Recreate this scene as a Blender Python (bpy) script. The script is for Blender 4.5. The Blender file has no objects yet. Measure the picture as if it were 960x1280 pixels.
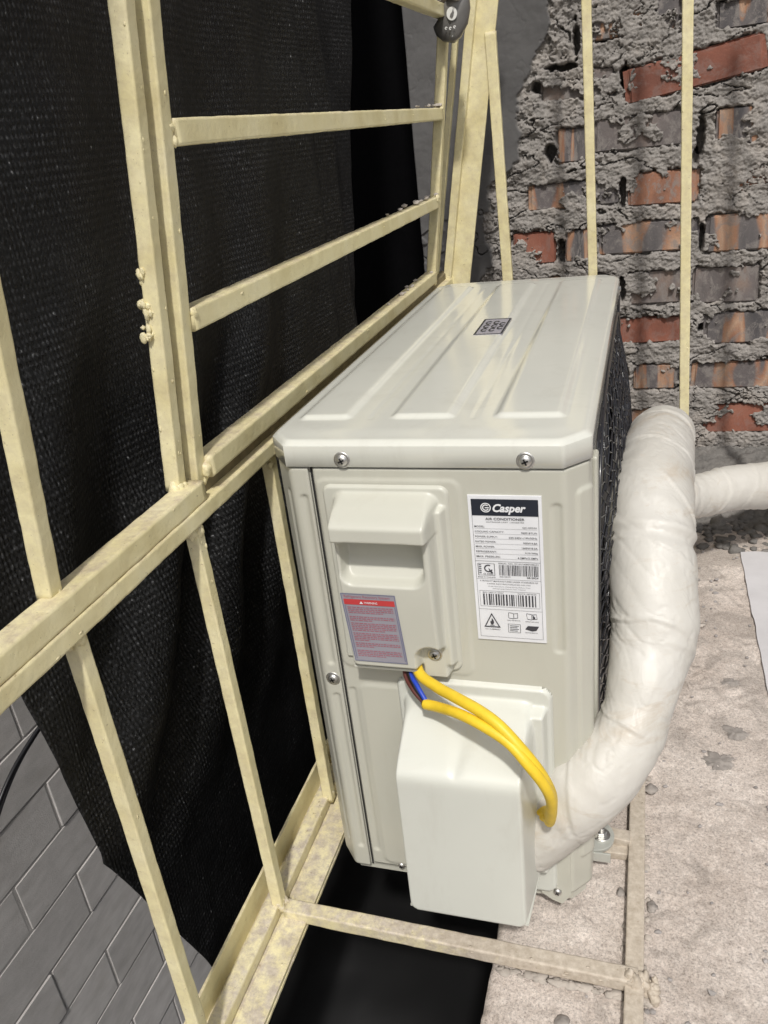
import bpy, bmesh, math, random
import numpy as np
from mathutils import Vector, Matrix

scene = bpy.context.scene
C = scene.collection
random.seed(7)

# ---------------------------------------------------------------- camera
cam_d = bpy.data.cameras.new('camera')
cam = bpy.data.objects.new('camera', cam_d)
C.objects.link(cam)
RIGHT = Vector((0.95449234, 0.27771946, -0.10870271))
FWD = Vector((-0.2973367, 0.85787795, -0.41908986))
FWD.normalize()
RIGHT = (RIGHT - FWD * RIGHT.dot(FWD)).normalized()
UP = RIGHT.cross(FWD)
m = Matrix((RIGHT, UP, -FWD)).transposed().to_4x4()
m.translation = Vector((0.30992263, -0.60416708, 0.72972473))
cam.matrix_world = m
cam_d.sensor_fit = 'VERTICAL'
cam_d.sensor_height = 36
cam_d.lens = 1028.16 / 1280 * 36
cam_d.clip_start = 0.01
cam_d.clip_end = 200
scene.camera = cam
scene.render.resolution_x = 768
scene.render.resolution_y = 1024

# ---------------------------------------------------------------- light
SUN_TO = Vector((-0.20, 0.66, -0.95)).normalized()      # direction the light travels
w = bpy.data.worlds.new('World')
scene.world = w
w.use_nodes = True
wn = w.node_tree
sky = wn.nodes.new('ShaderNodeTexSky')
sky.sky_type = 'NISHITA'
sky.sun_disc = False
sky.sun_elevation = math.asin(-SUN_TO.z)
sky.sun_rotation = math.atan2(-SUN_TO.x, -SUN_TO.y)
sky.dust_density = 4.0
sky.ozone_density = 0.3
hs = wn.nodes.new('ShaderNodeHueSaturation')
hs.inputs['Saturation'].default_value = 0.35
wn.links.new(sky.outputs[0], hs.inputs['Color'])
bg = wn.nodes['Background']
wn.links.new(hs.outputs[0], bg.inputs['Color'])
bg.inputs['Strength'].default_value = 0.095
sd = bpy.data.lights.new('sun', 'SUN')
sd.energy = 2.9
sd.angle = math.radians(3.2)
sd.color = (1.0, 0.965, 0.905)
sun = bpy.data.objects.new('sun', sd)
C.objects.link(sun)
sun.rotation_euler = SUN_TO.to_track_quat('-Z', 'Y').to_euler()
scene.view_settings.view_transform = 'Standard'
scene.view_settings.look = 'None'
scene.view_settings.gamma = 1
scene.view_settings.exposure = 0.0


# ---------------------------------------------------------------- noise
def _hash(ix, iy, seed):
    n = (ix * 374761393 + iy * 668265263 + seed * 2147483 + 974711) & 0xffffffff
    n = ((n ^ (n >> 13)) * 1274126177) & 0xffffffff
    n = n ^ (n >> 16)
    return (n & 0xffff) / 65535.0


def vnoise(x, y, seed=0):
    x = np.asarray(x, float); y = np.asarray(y, float)
    x, y = x * .8 + y * .6, -x * .6 + y * .8
    ix = np.floor(x).astype(np.int64); iy = np.floor(y).astype(np.int64)
    fx = x - ix; fy = y - iy
    fx = fx * fx * fx * (fx * (fx * 6 - 15) + 10); fy = fy * fy * fy * (fy * (fy * 6 - 15) + 10)
    a = _hash(ix, iy, seed); b = _hash(ix + 1, iy, seed)
    c = _hash(ix, iy + 1, seed); d = _hash(ix + 1, iy + 1, seed)
    return (a + (b - a) * fx) * (1 - fy) + (c + (d - c) * fx) * fy


def fbm(x, y, scale, octs=4, seed=0, gain=.5):
    s = 0; amp = 1; tot = 0
    for k in range(octs):
        s = s + amp * (vnoise(x * scale, y * scale, seed + k * 17) * 2 - 1)
        tot += amp; amp *= gain; scale *= 2.03
    return s / tot


def sstep(a, b, x):
    t = np.clip((x - a) / (b - a), 0, 1)
    return t * t * (3 - 2 * t)


def sd_rrect(x, z, x0, z0, x1, z1, r):
    cx, cz = (x0 + x1) / 2, (z0 + z1) / 2
    qx = np.abs(x - cx) - (x1 - x0) / 2 + r
    qz = np.abs(z - cz) - (z1 - z0) / 2 + r
    return np.hypot(np.maximum(qx, 0), np.maximum(qz, 0)) + np.minimum(np.maximum(qx, qz), 0) - r


# ---------------------------------------------------------------- mesh helpers
class MB:
    def __init__(s): s.v = []; s.f = []; s.n = 0
    def add(s, v, f):
        v = np.asarray(v, float).reshape(-1, 3)
        s.v.append(v); s.f += [tuple(int(i) + s.n for i in q) for q in f]; s.n += len(v)
        return s
    def box(s, a, b):
        x0, y0, z0 = a; x1, y1, z1 = b
        return s.add([(x0, y0, z0), (x1, y0, z0), (x1, y1, z0), (x0, y1, z0), (x0, y0, z1), (x1, y0, z1), (x1, y1, z1), (x0, y1, z1)],
              [(0, 3, 2, 1), (4, 5, 6, 7), (0, 1, 5, 4), (1, 2, 6, 5), (2, 3, 7, 6), (3, 0, 4, 7)])
    def build(s, name, mat, parent=None, smooth=True):
        me = bpy.data.meshes.new(name)
        v = np.concatenate(s.v) if s.v else np.zeros((0, 3))
        me.from_pydata(v.tolist(), [], s.f)
        me.update()
        if smooth:
            me.polygons.foreach_set('use_smooth', [True] * len(me.polygons))
        if mat: me.materials.append(mat)
        o = bpy.data.objects.new(name, me); C.objects.link(o)
        if parent: o.parent = parent
        return o


def grid(P, mask=None, flip=False):
    n, mm = P.shape[:2]
    idx = np.arange(n * mm).reshape(n, mm)
    q = np.stack([idx[:-1, :-1], idx[1:, :-1], idx[1:, 1:], idx[:-1, 1:]], -1)
    if flip: q = q[..., ::-1]
    if mask is not None:
        ok = mask[:-1, :-1] & mask[1:, :-1] & mask[1:, 1:] & mask[:-1, 1:]
        q = q[ok]
    q = q.reshape(-1, 4)
    v = P.reshape(-1, 3)
    used = np.zeros(len(v), bool); used[q.ravel()] = True
    re = np.cumsum(used) - 1
    return v[used], re[q]


def grid_obj(P, name, mat, parent=None, mask=None, flip=False):
    v, q = grid(P, mask, flip)
    me = bpy.data.meshes.new(name)
    me.vertices.add(len(v)); me.vertices.foreach_set('co', v.astype(np.float32).ravel())
    me.loops.add(q.size); me.loops.foreach_set('vertex_index', q.astype(np.int32).ravel())
    me.polygons.add(len(q)); me.polygons.foreach_set('loop_start', np.arange(0, q.size, 4, dtype=np.int32))
    me.polygons.foreach_set('use_smooth', np.ones(len(q), bool))
    me.update(calc_edges=True); me.validate()
    me.materials.append(mat)
    o = bpy.data.objects.new(name, me); C.objects.link(o)
    if parent: o.parent = parent
    return o


def bevel(o, wdt, seg=3, ang=30):
    md = o.modifiers.new('bevel', 'BEVEL'); md.width = wdt; md.segments = seg
    md.limit_method = 'ANGLE'; md.angle_limit = math.radians(ang); md.harden_normals = False
    return o


def tube(path, rad, sides=16, cap=True, rfun=None):
    """path (n,3); rad scalar or (n,); rfun(s, ang) adds to the radius"""
    P = np.asarray(path, float); n = len(P)
    T = np.gradient(P, axis=0); T /= np.linalg.norm(T, axis=1)[:, None]
    N = np.zeros_like(P)
    a = np.array([0, 0, 1.]) if abs(T[0][2]) < .8 else np.array([1., 0, 0])
    N[0] = np.cross(T[0], a); N[0] /= np.linalg.norm(N[0])
    for i in range(1, n):
        v = N[i - 1] - T[i] * np.dot(N[i - 1], T[i]); N[i] = v / np.linalg.norm(v)
    B = np.cross(T, N)
    ang = np.arange(sides) / sides * 2 * np.pi
    seg = np.concatenate([[0], np.cumsum(np.linalg.norm(np.diff(P, axis=0), axis=1))])
    R = np.broadcast_to(np.asarray(rad, float), (n,))[:, None] * np.ones((1, sides))
    if rfun is not None:
        S, A = np.meshgrid(seg, ang, indexing='ij'); R = R + rfun(S, A)
    V = P[:, None] + R[..., None] * (np.cos(ang)[None, :, None] * N[:, None] + np.sin(ang)[None, :, None] * B[:, None])
    f = []
    for i in range(n - 1):
        for j in range(sides):
            k = (j + 1) % sides
            f.append((i * sides + j, i * sides + k, (i + 1) * sides + k, (i + 1) * sides + j))
    V = V.reshape(-1, 3)
    if cap:
        V = np.concatenate([V, P[:1], P[-1:]])
        c0, c1 = n * sides, n * sides + 1
        for j in range(sides):
            k = (j + 1) % sides
            f.append((c0, k, j)); f.append((c1, (n - 1) * sides + j, (n - 1) * sides + k))
    return V, f


def catmull(pts, per=12):
    P = np.array(pts, float); P = np.concatenate([[2 * P[0] - P[1]], P, [2 * P[-1] - P[-2]]])
    out = []
    for i in range(1, len(P) - 2):
        for t in np.linspace(0, 1, per, endpoint=False):
            a, b, c, d = P[i - 1], P[i], P[i + 1], P[i + 2]
            out.append(.5 * ((2 * b) + (-a + c) * t + (2 * a - 5 * b + 4 * c - d) * t * t + (-a + 3 * b - 3 * c + d) * t ** 3))
    out.append(P[-2])
    return np.array(out)


def tag(o, label=None, cat=None, group=None, kind=None):
    if label: o['label'] = label
    if cat: o['category'] = cat
    if group: o['group'] = group
    if kind: o['kind'] = kind
    return o


def empty(name, loc=(0, 0, 0)):
    o = bpy.data.objects.new(name, None); C.objects.link(o); o.location = loc
    return o


_ico = {}
def ico(sub):
    if sub not in _ico:
        bm = bmesh.new(); bmesh.ops.create_icosphere(bm, subdivisions=sub, radius=1)
        _ico[sub] = (np.array([v.co[:] for v in bm.verts]), [tuple(v.index for v in f.verts) for f in bm.faces]); bm.free()
    return _ico[sub]


def lump(seed, sub=2, amp=.3):
    v, f = ico(sub)
    v = v.copy()
    r = 1 + amp * (fbm(v[:, 0] + seed * 3.1, v[:, 1] + v[:, 2] * 1.7, 1.3, 3, seed)) * 1.6
    r = np.round(r * 6) / 6 * .35 + r * .65
    return v * r[:, None], f


# ---------------------------------------------------------------- materials
def new_mat(name):
    mt = bpy.data.materials.new(name); mt.use_nodes = True
    return mt, mt.node_tree, mt.node_tree.nodes['Principled BSDF']


def coords(nt, scale=(1, 1, 1), rand=False):
    tc = nt.nodes.new('ShaderNodeTexCoord'); mp = nt.nodes.new('ShaderNodeMapping')
    nt.links.new(tc.outputs['Object'], mp.inputs['Vector']); mp.inputs['Scale'].default_value = scale
    if rand:
        oi = nt.nodes.new('ShaderNodeObjectInfo'); mu = nt.nodes.new('ShaderNodeMath'); mu.operation = 'MULTIPLY'
        mu.inputs[1].default_value = 37.0
        nt.links.new(oi.outputs['Random'], mu.inputs[0]); nt.links.new(mu.outputs[0], mp.inputs['Location'])
    return mp.outputs['Vector']


def noise(nt, vec, scale, detail=4, rough=.55, dist=0):
    n = nt.nodes.new('ShaderNodeTexNoise'); n.inputs['Scale'].default_value = scale
    n.inputs['Detail'].default_value = detail; n.inputs['Roughness'].default_value = rough
    n.inputs['Distortion'].default_value = dist
    nt.links.new(vec, n.inputs['Vector']); return n.outputs['Fac']


def ramp(nt, fac, stops):
    r = nt.nodes.new('ShaderNodeValToRGB'); el = r.color_ramp.elements
    while len(el) < len(stops): el.new(.5)
    for e, (p, c) in zip(el, stops):
        e.position = p; e.color = (*c, 1) if len(c) == 3 else c
    nt.links.new(fac, r.inputs['Fac']); return r.outputs['Color']


def gray(a): return (a, a, a)


def mix(nt, fac, a, b, mode='MIX'):
    n = nt.nodes.new('ShaderNodeMixRGB'); n.blend_type = mode
    for k, v in (('Fac', fac), ('Color1', a), ('Color2', b)):
        if isinstance(v, (int, float)): n.inputs[k].default_value = v
        elif isinstance(v, tuple): n.inputs[k].default_value = (*v, 1)
        else: nt.links.new(v, n.inputs[k])
    return n.outputs['Color']


def math_n(nt, op, a, b=0.):
    n = nt.nodes.new('ShaderNodeMath'); n.operation = op
    for i, v in enumerate((a, b)):
        if isinstance(v, (int, float)): n.inputs[i].default_value = v
        else: nt.links.new(v, n.inputs[i])
    return n.outputs[0]


def bump(nt, b, h, strength=.3, dist=.001):
    n = nt.nodes.new('ShaderNodeBump'); n.inputs['Strength'].default_value = strength; n.inputs['Distance'].default_value = dist
    nt.links.new(h, n.inputs['Height']); nt.links.new(n.outputs[0], b.inputs['Normal'])
    return n


def plain(name, col, rough=.5, metal=0, bumpy=0, bscale=400, coat=0, var=.06, vscale=20):
    mt, nt, b = new_mat(name)
    v = coords(nt)
    n = noise(nt, v, vscale, 5)
    c = ramp(nt, n, [(.3, tuple(x * (1 - var) for x in col)), (.7, tuple(min(1, x * (1 + var)) for x in col))])
    nt.links.new(c, b.inputs['Base Color'])
    b.inputs['Roughness'].default_value = rough; b.inputs['Metallic'].default_value = metal
    b.inputs['Coat Weight'].default_value = coat; b.inputs['Coat Roughness'].default_value = .12
    if bumpy: bump(nt, b, noise(nt, v, bscale, 3), bumpy, .0006)
    return mt


def body_mat(name, col, rough=.32, coat=.25, spec=.5):
    mt, nt, b = new_mat(name)
    v = coords(nt)
    big = noise(nt, v, 9, 5, .6)
    c = ramp(nt, big, [(.35, tuple(x * .965 for x in col)), (.65, col)])
    sp = noise(nt, v, 260, 3, .7)
    spk = ramp(nt, sp, [(.70, gray(0)), (.76, gray(1))])
    c = mix(nt, math_n(nt, 'MULTIPLY', spk, .22), c, tuple(x * .72 for x in col))
    du = ramp(nt, noise(nt, coords(nt, (1, 1, .28)), 22, 7, .75, .5), [(.52, gray(0)), (.75, gray(1))])
    c = mix(nt, math_n(nt, 'MULTIPLY', du, .16), c, (.34, .30, .24))
    nt.links.new(c, b.inputs['Base Color'])
    rr = ramp(nt, noise(nt, v, 14, 3, .5), [(.3, gray(rough * .93)), (.7, gray(rough * 1.1))])
    nt.links.new(rr, b.inputs['Roughness'])
    b.inputs['Coat Weight'].default_value = coat; b.inputs['Coat Roughness'].default_value = .1
    bump(nt, b, noise(nt, v, 500, 2), .03, .0002)
    return mt


M = {}
M['body'] = body_mat('cream_powder_coat', (.505, .50, .435))
M['lid'] = body_mat('cream_lid_enamel', (.655, .66, .605), .14, .45)
M['plastic'] = body_mat('cream_plastic', (.54, .538, .475), .38, .1)
M['vplastic'] = body_mat('pale_cream_plastic', (.60, .61, .56), .36, .1)
M['steel'] = plain('zinc_screw', (.62, .61, .59), .42, 1, .2, 900)
M['dark'] = plain('dark_gap', (.012, .012, .013), .6)
M['sticker'] = plain('white_label', (.74, .75, .78), .35)
M['navy'] = plain('label_navy_ink', (.016, .02, .032), .4)
M['ink'] = plain('label_ink', (.05, .05, .06), .5)
M['sticker_grey'] = plain('grey_label', (.30, .29, .335), .4)
M['red'] = plain('red_ink', (.52, .05, .055), .4)
M['redtext'] = plain('faded_red_ink', (.38, .13, .17), .5)
M['blueedge'] = plain('label_border_ink', (.17, .18, .27), .5)
M['yellow'] = plain('yellow_cable_sheath', (.76, .53, .03), .48, 0, .25, 300, 0, .1, 60)
M['blue'] = plain('blue_wire', (.02, .06, .45), .35)
M['brown'] = plain('brown_wire', (.10, .03, .025), .35)
M['black'] = plain('black_rubber', (.012, .012, .014), .4)
M['guard'] = plain('black_guard_wire', (.02, .02, .024), .3, 0, 0, 100, .3)
M['fan'] = plain('grey_fan_plastic', (.16, .16, .17), .45)
M['pale_metal'] = plain('galvanised_foot', (.50, .51, .47), .4, .3, .2, 300)
M['tagfilm'] = plain('dark_plastic_film', (.13, .125, .12), .35, 0, .5, 60, .4)
M['tagprint'] = plain('white_print', (.65, .65, .63), .5)
M['crumb'] = plain('dry_mortar_crumb', (.30, .28, .27), .9, 0, .6, 300, 0, .25, 60)
M['crumb2'] = plain('grey_mortar_splash', (.27, .245, .225), .9, 0, .8, 200, 0, .3, 90)
M['palecrumb'] = plain('pale_mortar_crumb', (.40, .36, .32), .9, 0, .6, 300, 0, .2, 60)


def cage_mat(name, dusty, slab=False):
    mt, nt, b = new_mat(name)
    v = coords(nt)
    base = ramp(nt, noise(nt, v, 22, 5, .6), [(.32, (.70, .62, .34)), (.55, (.80, .73, .44)), (.8, (.84, .78, .53))])
    # dust and grime lie on upward faces and in blotches
    geo = nt.nodes.new('ShaderNodeNewGeometry'); sx = nt.nodes.new('ShaderNodeSeparateXYZ')
    nt.links.new(geo.outputs['Normal'], sx.inputs[0])
    up = math_n(nt, 'MULTIPLY', math_n(nt, 'MAXIMUM', sx.outputs['Z'], 0.), .75)
    front = math_n(nt, 'MULTIPLY', math_n(nt, 'MAXIMUM', math_n(nt, 'MULTIPLY', sx.outputs['Y'], -1.), 0.), .35)  # viewer-side faces also take some of the browner colour
    blot = ramp(nt, noise(nt, v, 60, 6, .75), [(.38, gray(.15)), (.66, gray(1))])
    f = math_n(nt, 'MULTIPLY', math_n(nt, 'ADD', math_n(nt, 'ADD', up, front), dusty), blot)
    if slab:      # cement dust where the bars lie on the slab (x in metres from the cage's side)
        tcx = nt.nodes.new('ShaderNodeSeparateXYZ'); nt.links.new(v, tcx.inputs[0])
        mr = nt.nodes.new('ShaderNodeMapRange'); nt.links.new(tcx.outputs['X'], mr.inputs['Value'])
        mr.inputs['From Min'].default_value = .02; mr.inputs['From Max'].default_value = .24; mr.inputs['To Max'].default_value = .8
        f = math_n(nt, 'ADD', f, mr.outputs['Result'])
    f = math_n(nt, 'MINIMUM', f, .93)
    dust = ramp(nt, noise(nt, v, 140, 4, .7), [(.3, (.30, .23, .17)), (.6, (.46, .385, .30)), (.8, (.52, .46, .38))])
    if slab: dust = ramp(nt, noise(nt, v, 140, 4, .7), [(.3, (.34, .285, .235)), (.6, (.50, .44, .38)), (.8, (.60, .55, .49))])
    c = mix(nt, f, base, dust)
    rust = ramp(nt, noise(nt, v, 210, 4, .7, .4), [(.66 - dusty * .05, gray(0)), (.72, gray(1))])
    c = mix(nt, math_n(nt, 'MULTIPLY', rust, .55), c, (.17, .10, .045))
    fleck = ramp(nt, noise(nt, v, 620, 2, .6), [(.70, gray(0)), (.74, gray(1))])
    c = mix(nt, math_n(nt, 'MULTIPLY', fleck, .5), c, (.16, .13, .09))
    nt.links.new(c, b.inputs['Base Color'])
    rr = math_n(nt, 'ADD', math_n(nt, 'MULTIPLY', f, .4), .33)
    nt.links.new(rr, b.inputs['Roughness'])
    h = math_n(nt, 'ADD', noise(nt, v, 95, 4, .55), math_n(nt, 'MULTIPLY', noise(nt, v, 480, 3, .6), .2))
    bump(nt, b, h, .42, .0014)
    return mt


M['cage'] = cage_mat('cream_painted_steel', .06)
M['grime'] = plain('grimy_old_paint', (.20, .165, .095), .7, 0, .5, 150, 0, .35, 60)  # grime plus the shade under the hatch rail, in one dark colour
M['cage_floor'] = cage_mat('dusty_painted_steel', .42, True)


def concrete_mat():
    mt, nt, b = new_mat('rough_concrete')
    v = coords(nt)
    c = ramp(nt, noise(nt, v, 190, 9, .85), [(.30, (.33, .285, .255)), (.42, (.51, .455, .415)), (.54, (.62, .565, .525)), (.70, (.78, .73, .68))])
    big = ramp(nt, noise(nt, v, 6, 6, .7, .6), [(.36, (.72, .67, .63)), (.62, (1, .98, .96))])
    c = mix(nt, .75, c, big, 'MULTIPLY')
    # grey mortar stains, thickest toward the brick wall
    sx = nt.nodes.new('ShaderNodeSeparateXYZ'); nt.links.new(v, sx.inputs[0])
    g = math_n(nt, 'ADD', math_n(nt, 'MULTIPLY', sx.outputs['Y'], .22), noise(nt, v, 16, 7, .7, .8))
    st = ramp(nt, g, [(.585, gray(0)), (.68, gray(1))])
    c = mix(nt, math_n(nt, 'MULTIPLY', st, .5), c, (.26, .23, .205))
    gr_ = ramp(nt, noise(nt, v, 420, 4, .8), [(.36, gray(.5)), (.47, gray(1.0)), (.62, gray(1.3))])
    c = mix(nt, .8, c, gr_, 'MULTIPLY')
    sc = coords(nt, (420, 16, 60))
    scr = ramp(nt, noise(nt, sc, 1, 3, .6), [(.66, gray(0)), (.78, gray(1))])
    c = mix(nt, math_n(nt, 'MULTIPLY', scr, .22), c, (.68, .64, .60))
    pit = ramp(nt, noise(nt, v, 330, 3, .6), [(.30, gray(1)), (.36, gray(0))])
    c = mix(nt, math_n(nt, 'MULTIPLY', pit, .5), c, (.13, .105, .09))
    nt.links.new(c, b.inputs['Base Color']); b.inputs['Roughness'].default_value = .88
    h = math_n(nt, 'ADD', noise(nt, v, 230, 8, .8), math_n(nt, 'MULTIPLY', scr, .15))
    bump(nt, b, h, .65, .0024)
    return mt


def mortar_mat(name, lo, hi, bs=.8):
    mt, nt, b = new_mat(name)
    v = coords(nt)
    c = ramp(nt, noise(nt, v, 24, 8, .7), [(.3, lo), (.7, hi)])
    sp = ramp(nt, noise(nt, v, 300, 4, .7), [(.3, gray(.72)), (.7, gray(1.0))])
    c = mix(nt, .8, c, sp, 'MULTIPLY')
    nt.links.new(c, b.inputs['Base Color']); b.inputs['Roughness'].default_value = .92
    bump(nt, b, noise(nt, v, 170, 8, .75, .4), bs, .003)
    return mt


def wallmortar_mat():
    # raw mortar with patches of smoother dark render to the left (a boundary of its own)
    mt, nt, b = new_mat('raw_mortar_and_render')
    v = coords(nt)
    c = ramp(nt, noise(nt, v, 26, 8, .7), [(.28, (.23, .215, .20)), (.5, (.325, .303, .285)), (.75, (.41, .385, .36))])
    sp = ramp(nt, noise(nt, v, 330, 4, .7), [(.3, gray(.62)), (.7, gray(1.0))])
    c = mix(nt, .8, c, sp, 'MULTIPLY')
    pl_ = ramp(nt, noise(nt, v, 13, 6, .7, .4), [(.52, gray(0)), (.68, gray(1))])
    c = mix(nt, math_n(nt, 'MULTIPLY', pl_, .45), c, (.40, .355, .315))
    at = nt.nodes.new('ShaderNodeAttribute'); at.attribute_name = 'render_coat'
    rc = ramp(nt, noise(nt, v, 10, 5, .6), [(.3, (.082, .080, .080)), (.7, (.125, .122, .122))])
    c = mix(nt, at.outputs['Fac'], c, rc)
    nt.links.new(c, b.inputs['Base Color']); b.inputs['Roughness'].default_value = .9
    bm_ = bump(nt, b, noise(nt, v, 420, 6, .8, .1), .7, .0020)
    st = math_n(nt, 'SUBTRACT', .7, math_n(nt, 'MULTIPLY', at.outputs['Fac'], .55))
    nt.links.new(st, bm_.inputs['Strength'])
    return mt


def brick_mat(name, kind):
    mt, nt, b = new_mat(name)
    v = coords(nt, (.22, .1, .065), rand=True)
    if kind == 'band':
        vb = coords(nt, (2.7, .3, .22), rand=True)
        c = ramp(nt, noise(nt, vb, 1.0, 2, .45, .05), [(.30, (.085, .08, .085)), (.44, (.15, .135, .135)), (.47, (.38, .20, .12)), (.53, (.50, .33, .23)), (.575, (.36, .18, .11)), (.60, (.15, .13, .13)), (.75, (.10, .09, .095))])
    elif kind == 'red':
        c = ramp(nt, noise(nt, v, 9, 4), [(.3, (.17, .065, .045)), (.55, (.30, .11, .072)), (.75, (.36, .16, .11))])
    elif kind == 'orange':
        c = ramp(nt, noise(nt, v, 12, 4), [(.3, (.20, .10, .07)), (.5, (.36, .17, .105)), (.7, (.43, .26, .18))])
    else:
        c = ramp(nt, noise(nt, v, 12, 5), [(.3, (.11, .10, .10)), (.55, (.18, .155, .15)), (.75, (.27, .20, .165))])
    sm = ramp(nt, noise(nt, v, 32, 8, .75, .6), [(.49, gray(0)), (.58, gray(1))])
    c = mix(nt, math_n(nt, 'MULTIPLY', sm, .72 if kind != 'red' else .25), c, (.27, .245, .23))
    sp = ramp(nt, noise(nt, v, 260, 5, .7), [(.3, gray(.72)), (.7, gray(1.0))])
    c = mix(nt, .7, c, sp, 'MULTIPLY')
    nt.links.new(c, b.inputs['Base Color']); b.inputs['Roughness'].default_value = .8
    bump(nt, b, noise(nt, v, 120, 7, .7), .5, .002)
    return mt


def net_mat():
    mt, nt, b = new_mat('black_shade_net')
    tc = nt.nodes.new('ShaderNodeTexCoord'); sx = nt.nodes.new('ShaderNodeSeparateXYZ')
    nt.links.new(tc.outputs['UV'], sx.inputs[0])
    cy = nt.nodes.new('ShaderNodeCombineXYZ')
    nt.links.new(math_n(nt, 'MULTIPLY', sx.outputs['X'], 215.), cy.inputs[0])
    nt.links.new(math_n(nt, 'MULTIPLY', sx.outputs['Y'], 150.), cy.inputs[1])
    knit = noise(nt, cy.outputs[0], 1.0, 2, .6)
    # knitted wales: fine vertical ribs
    wv = math_n(nt, 'SINE', math_n(nt, 'MULTIPLY', sx.outputs['X'], 1500.))
    gx = math_n(nt, 'SINE', math_n(nt, 'MULTIPLY', sx.outputs['X'], 1250.)); gy = math_n(nt, 'SINE', math_n(nt, 'ADD', math_n(nt, 'MULTIPLY', sx.outputs['Y'], 900.), math_n(nt, 'MULTIPLY', knit, 3.)))
    weave = ramp(nt, math_n(nt, 'MULTIPLY', math_n(nt, 'ADD', gx, gy), .5), [(.15, gray(.35)), (.75, gray(1.5))])
    vo = nt.nodes.new('ShaderNodeTexVoronoi'); vo.inputs['Scale'].default_value = 1.0; vo.inputs['Randomness'].default_value = .45
    nt.links.new(cy.outputs[0], vo.inputs['Vector'])
    hole = ramp(nt, vo.outputs['Distance'], [(.25, gray(1)), (.38, gray(0))])
    c = ramp(nt, knit, [(.3, (.008, .0085, .009)), (.55, (.027, .0278, .030)), (.68, (.062, .064, .068)), (.74, (.26, .265, .275))])  # brightest stop paints fine glints into the net's colour
    c = mix(nt, math_n(nt, 'MULTIPLY', hole, .6), c, (.004, .004, .005))
    c = mix(nt, 1.0, c, weave, 'MULTIPLY')
    big = ramp(nt, noise(nt, tc.outputs['UV'], 7, 5, .7, .5), [(.35, gray(.45)), (.7, gray(1))])
    c = mix(nt, 1.0, c, big, 'MULTIPLY')
    nt.links.new(c, b.inputs['Base Color'])
    b.inputs['Roughness'].default_value = .5
    b.inputs['Specular IOR Level'].default_value = .35
    h = math_n(nt, 'ADD', math_n(nt, 'MULTIPLY', wv, .12), math_n(nt, 'ADD', knit, math_n(nt, 'MULTIPLY', hole, -.8)))
    bump(nt, b, h, .6, .0012)
    return mt


def backdrop_mat():
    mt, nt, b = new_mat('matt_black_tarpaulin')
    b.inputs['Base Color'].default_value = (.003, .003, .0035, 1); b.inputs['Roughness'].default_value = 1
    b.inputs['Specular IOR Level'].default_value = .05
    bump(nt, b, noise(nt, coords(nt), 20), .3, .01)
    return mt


def pipe_mat():
    mt, nt, b = new_mat('white_vinyl_wrap')
    v = coords(nt)
    c = ramp(nt, noise(nt, v, 11, 5, .6), [(.3, (.50, .48, .435)), (.7, (.59, .575, .54))])
    st = ramp(nt, noise(nt, coords(nt, (1, 1, 2.2)), 12, 7, .75, .8), [(.53, gray(0)), (.70, gray(1))])
    c = mix(nt, math_n(nt, 'MULTIPLY', st, .5), c, (.40, .31, .21))
    d2 = ramp(nt, noise(nt, coords(nt, (60, 60, 420)), 1, 3, .6), [(.62, gray(0)), (.8, gray(1))])
    c = mix(nt, math_n(nt, 'MULTIPLY', d2, .2), c, (.52, .40, .28))
    nt.links.new(c, b.inputs['Base Color'])
    b.inputs['Roughness'].default_value = .5; b.inputs['Coat Weight'].default_value = .03
    b.inputs['Coat Roughness'].default_value = .2
    h = noise(nt, coords(nt, (1, 1, .45)), 60, 4, .5, 1.2)
    bump(nt, b, h, .28, .003)
    return mt


def block_mat():
    mt, nt, b = new_mat('grey_concrete_block')
    v = coords(nt, rand=True)
    c = ramp(nt, noise(nt, v, 5, 6, .6), [(.3, (.45, .43, .42)), (.7, (.58, .558, .545))])
    st = ramp(nt, noise(nt, v, 3, 3), [(.55, gray(0)), (.7, gray(1))])
    c = mix(nt, math_n(nt, 'MULTIPLY', st, .4), c, (.42, .395, .37))
    oi = nt.nodes.new('ShaderNodeObjectInfo')
    c = mix(nt, 1.0, c, ramp(nt, oi.outputs['Random'], [(0, gray(.82)), (1, gray(1))]), 'MULTIPLY')
    nt.links.new(c, b.inputs['Base Color']); b.inputs['Roughness'].default_value = .9
    bump(nt, b, noise(nt, v, 60, 6, .7), .4, .004)
    return mt


M['concrete'] = concrete_mat()
M['mortar'] = mortar_mat('grey_mortar', (.13, .125, .118), (.24, .225, .21))
M['wallmortar'] = wallmortar_mat()
for k in ('band', 'red', 'orange', 'grey'): M['brick_' + k] = brick_mat(k + '_fired_brick', k)
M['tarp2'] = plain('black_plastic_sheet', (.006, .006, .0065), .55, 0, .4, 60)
M['net'] = net_mat(); M['tarp'] = backdrop_mat(); M['pipe'] = pipe_mat(); M['block'] = block_mat()
M['blockjoint'] = mortar_mat('block_joint_mortar', (.33, .315, .305), (.44, .42, .41))
M['sheet'] = plain('white_foam_sheet', (.53, .52, .535), .8, 0, .5, 120)
M['ground'] = mortar_mat('dark_yard_concrete', (.08, .078, .075), (.14, .135, .13))

# ================================================================ SETTING
# ---- balcony floor slab
def slab_edge(y): return .178 + .004 * (vnoise(y * 22, y * 0 + 3, 5) - .5) + .002 * (vnoise(y * 90, y * 0, 6) - .5)

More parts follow.
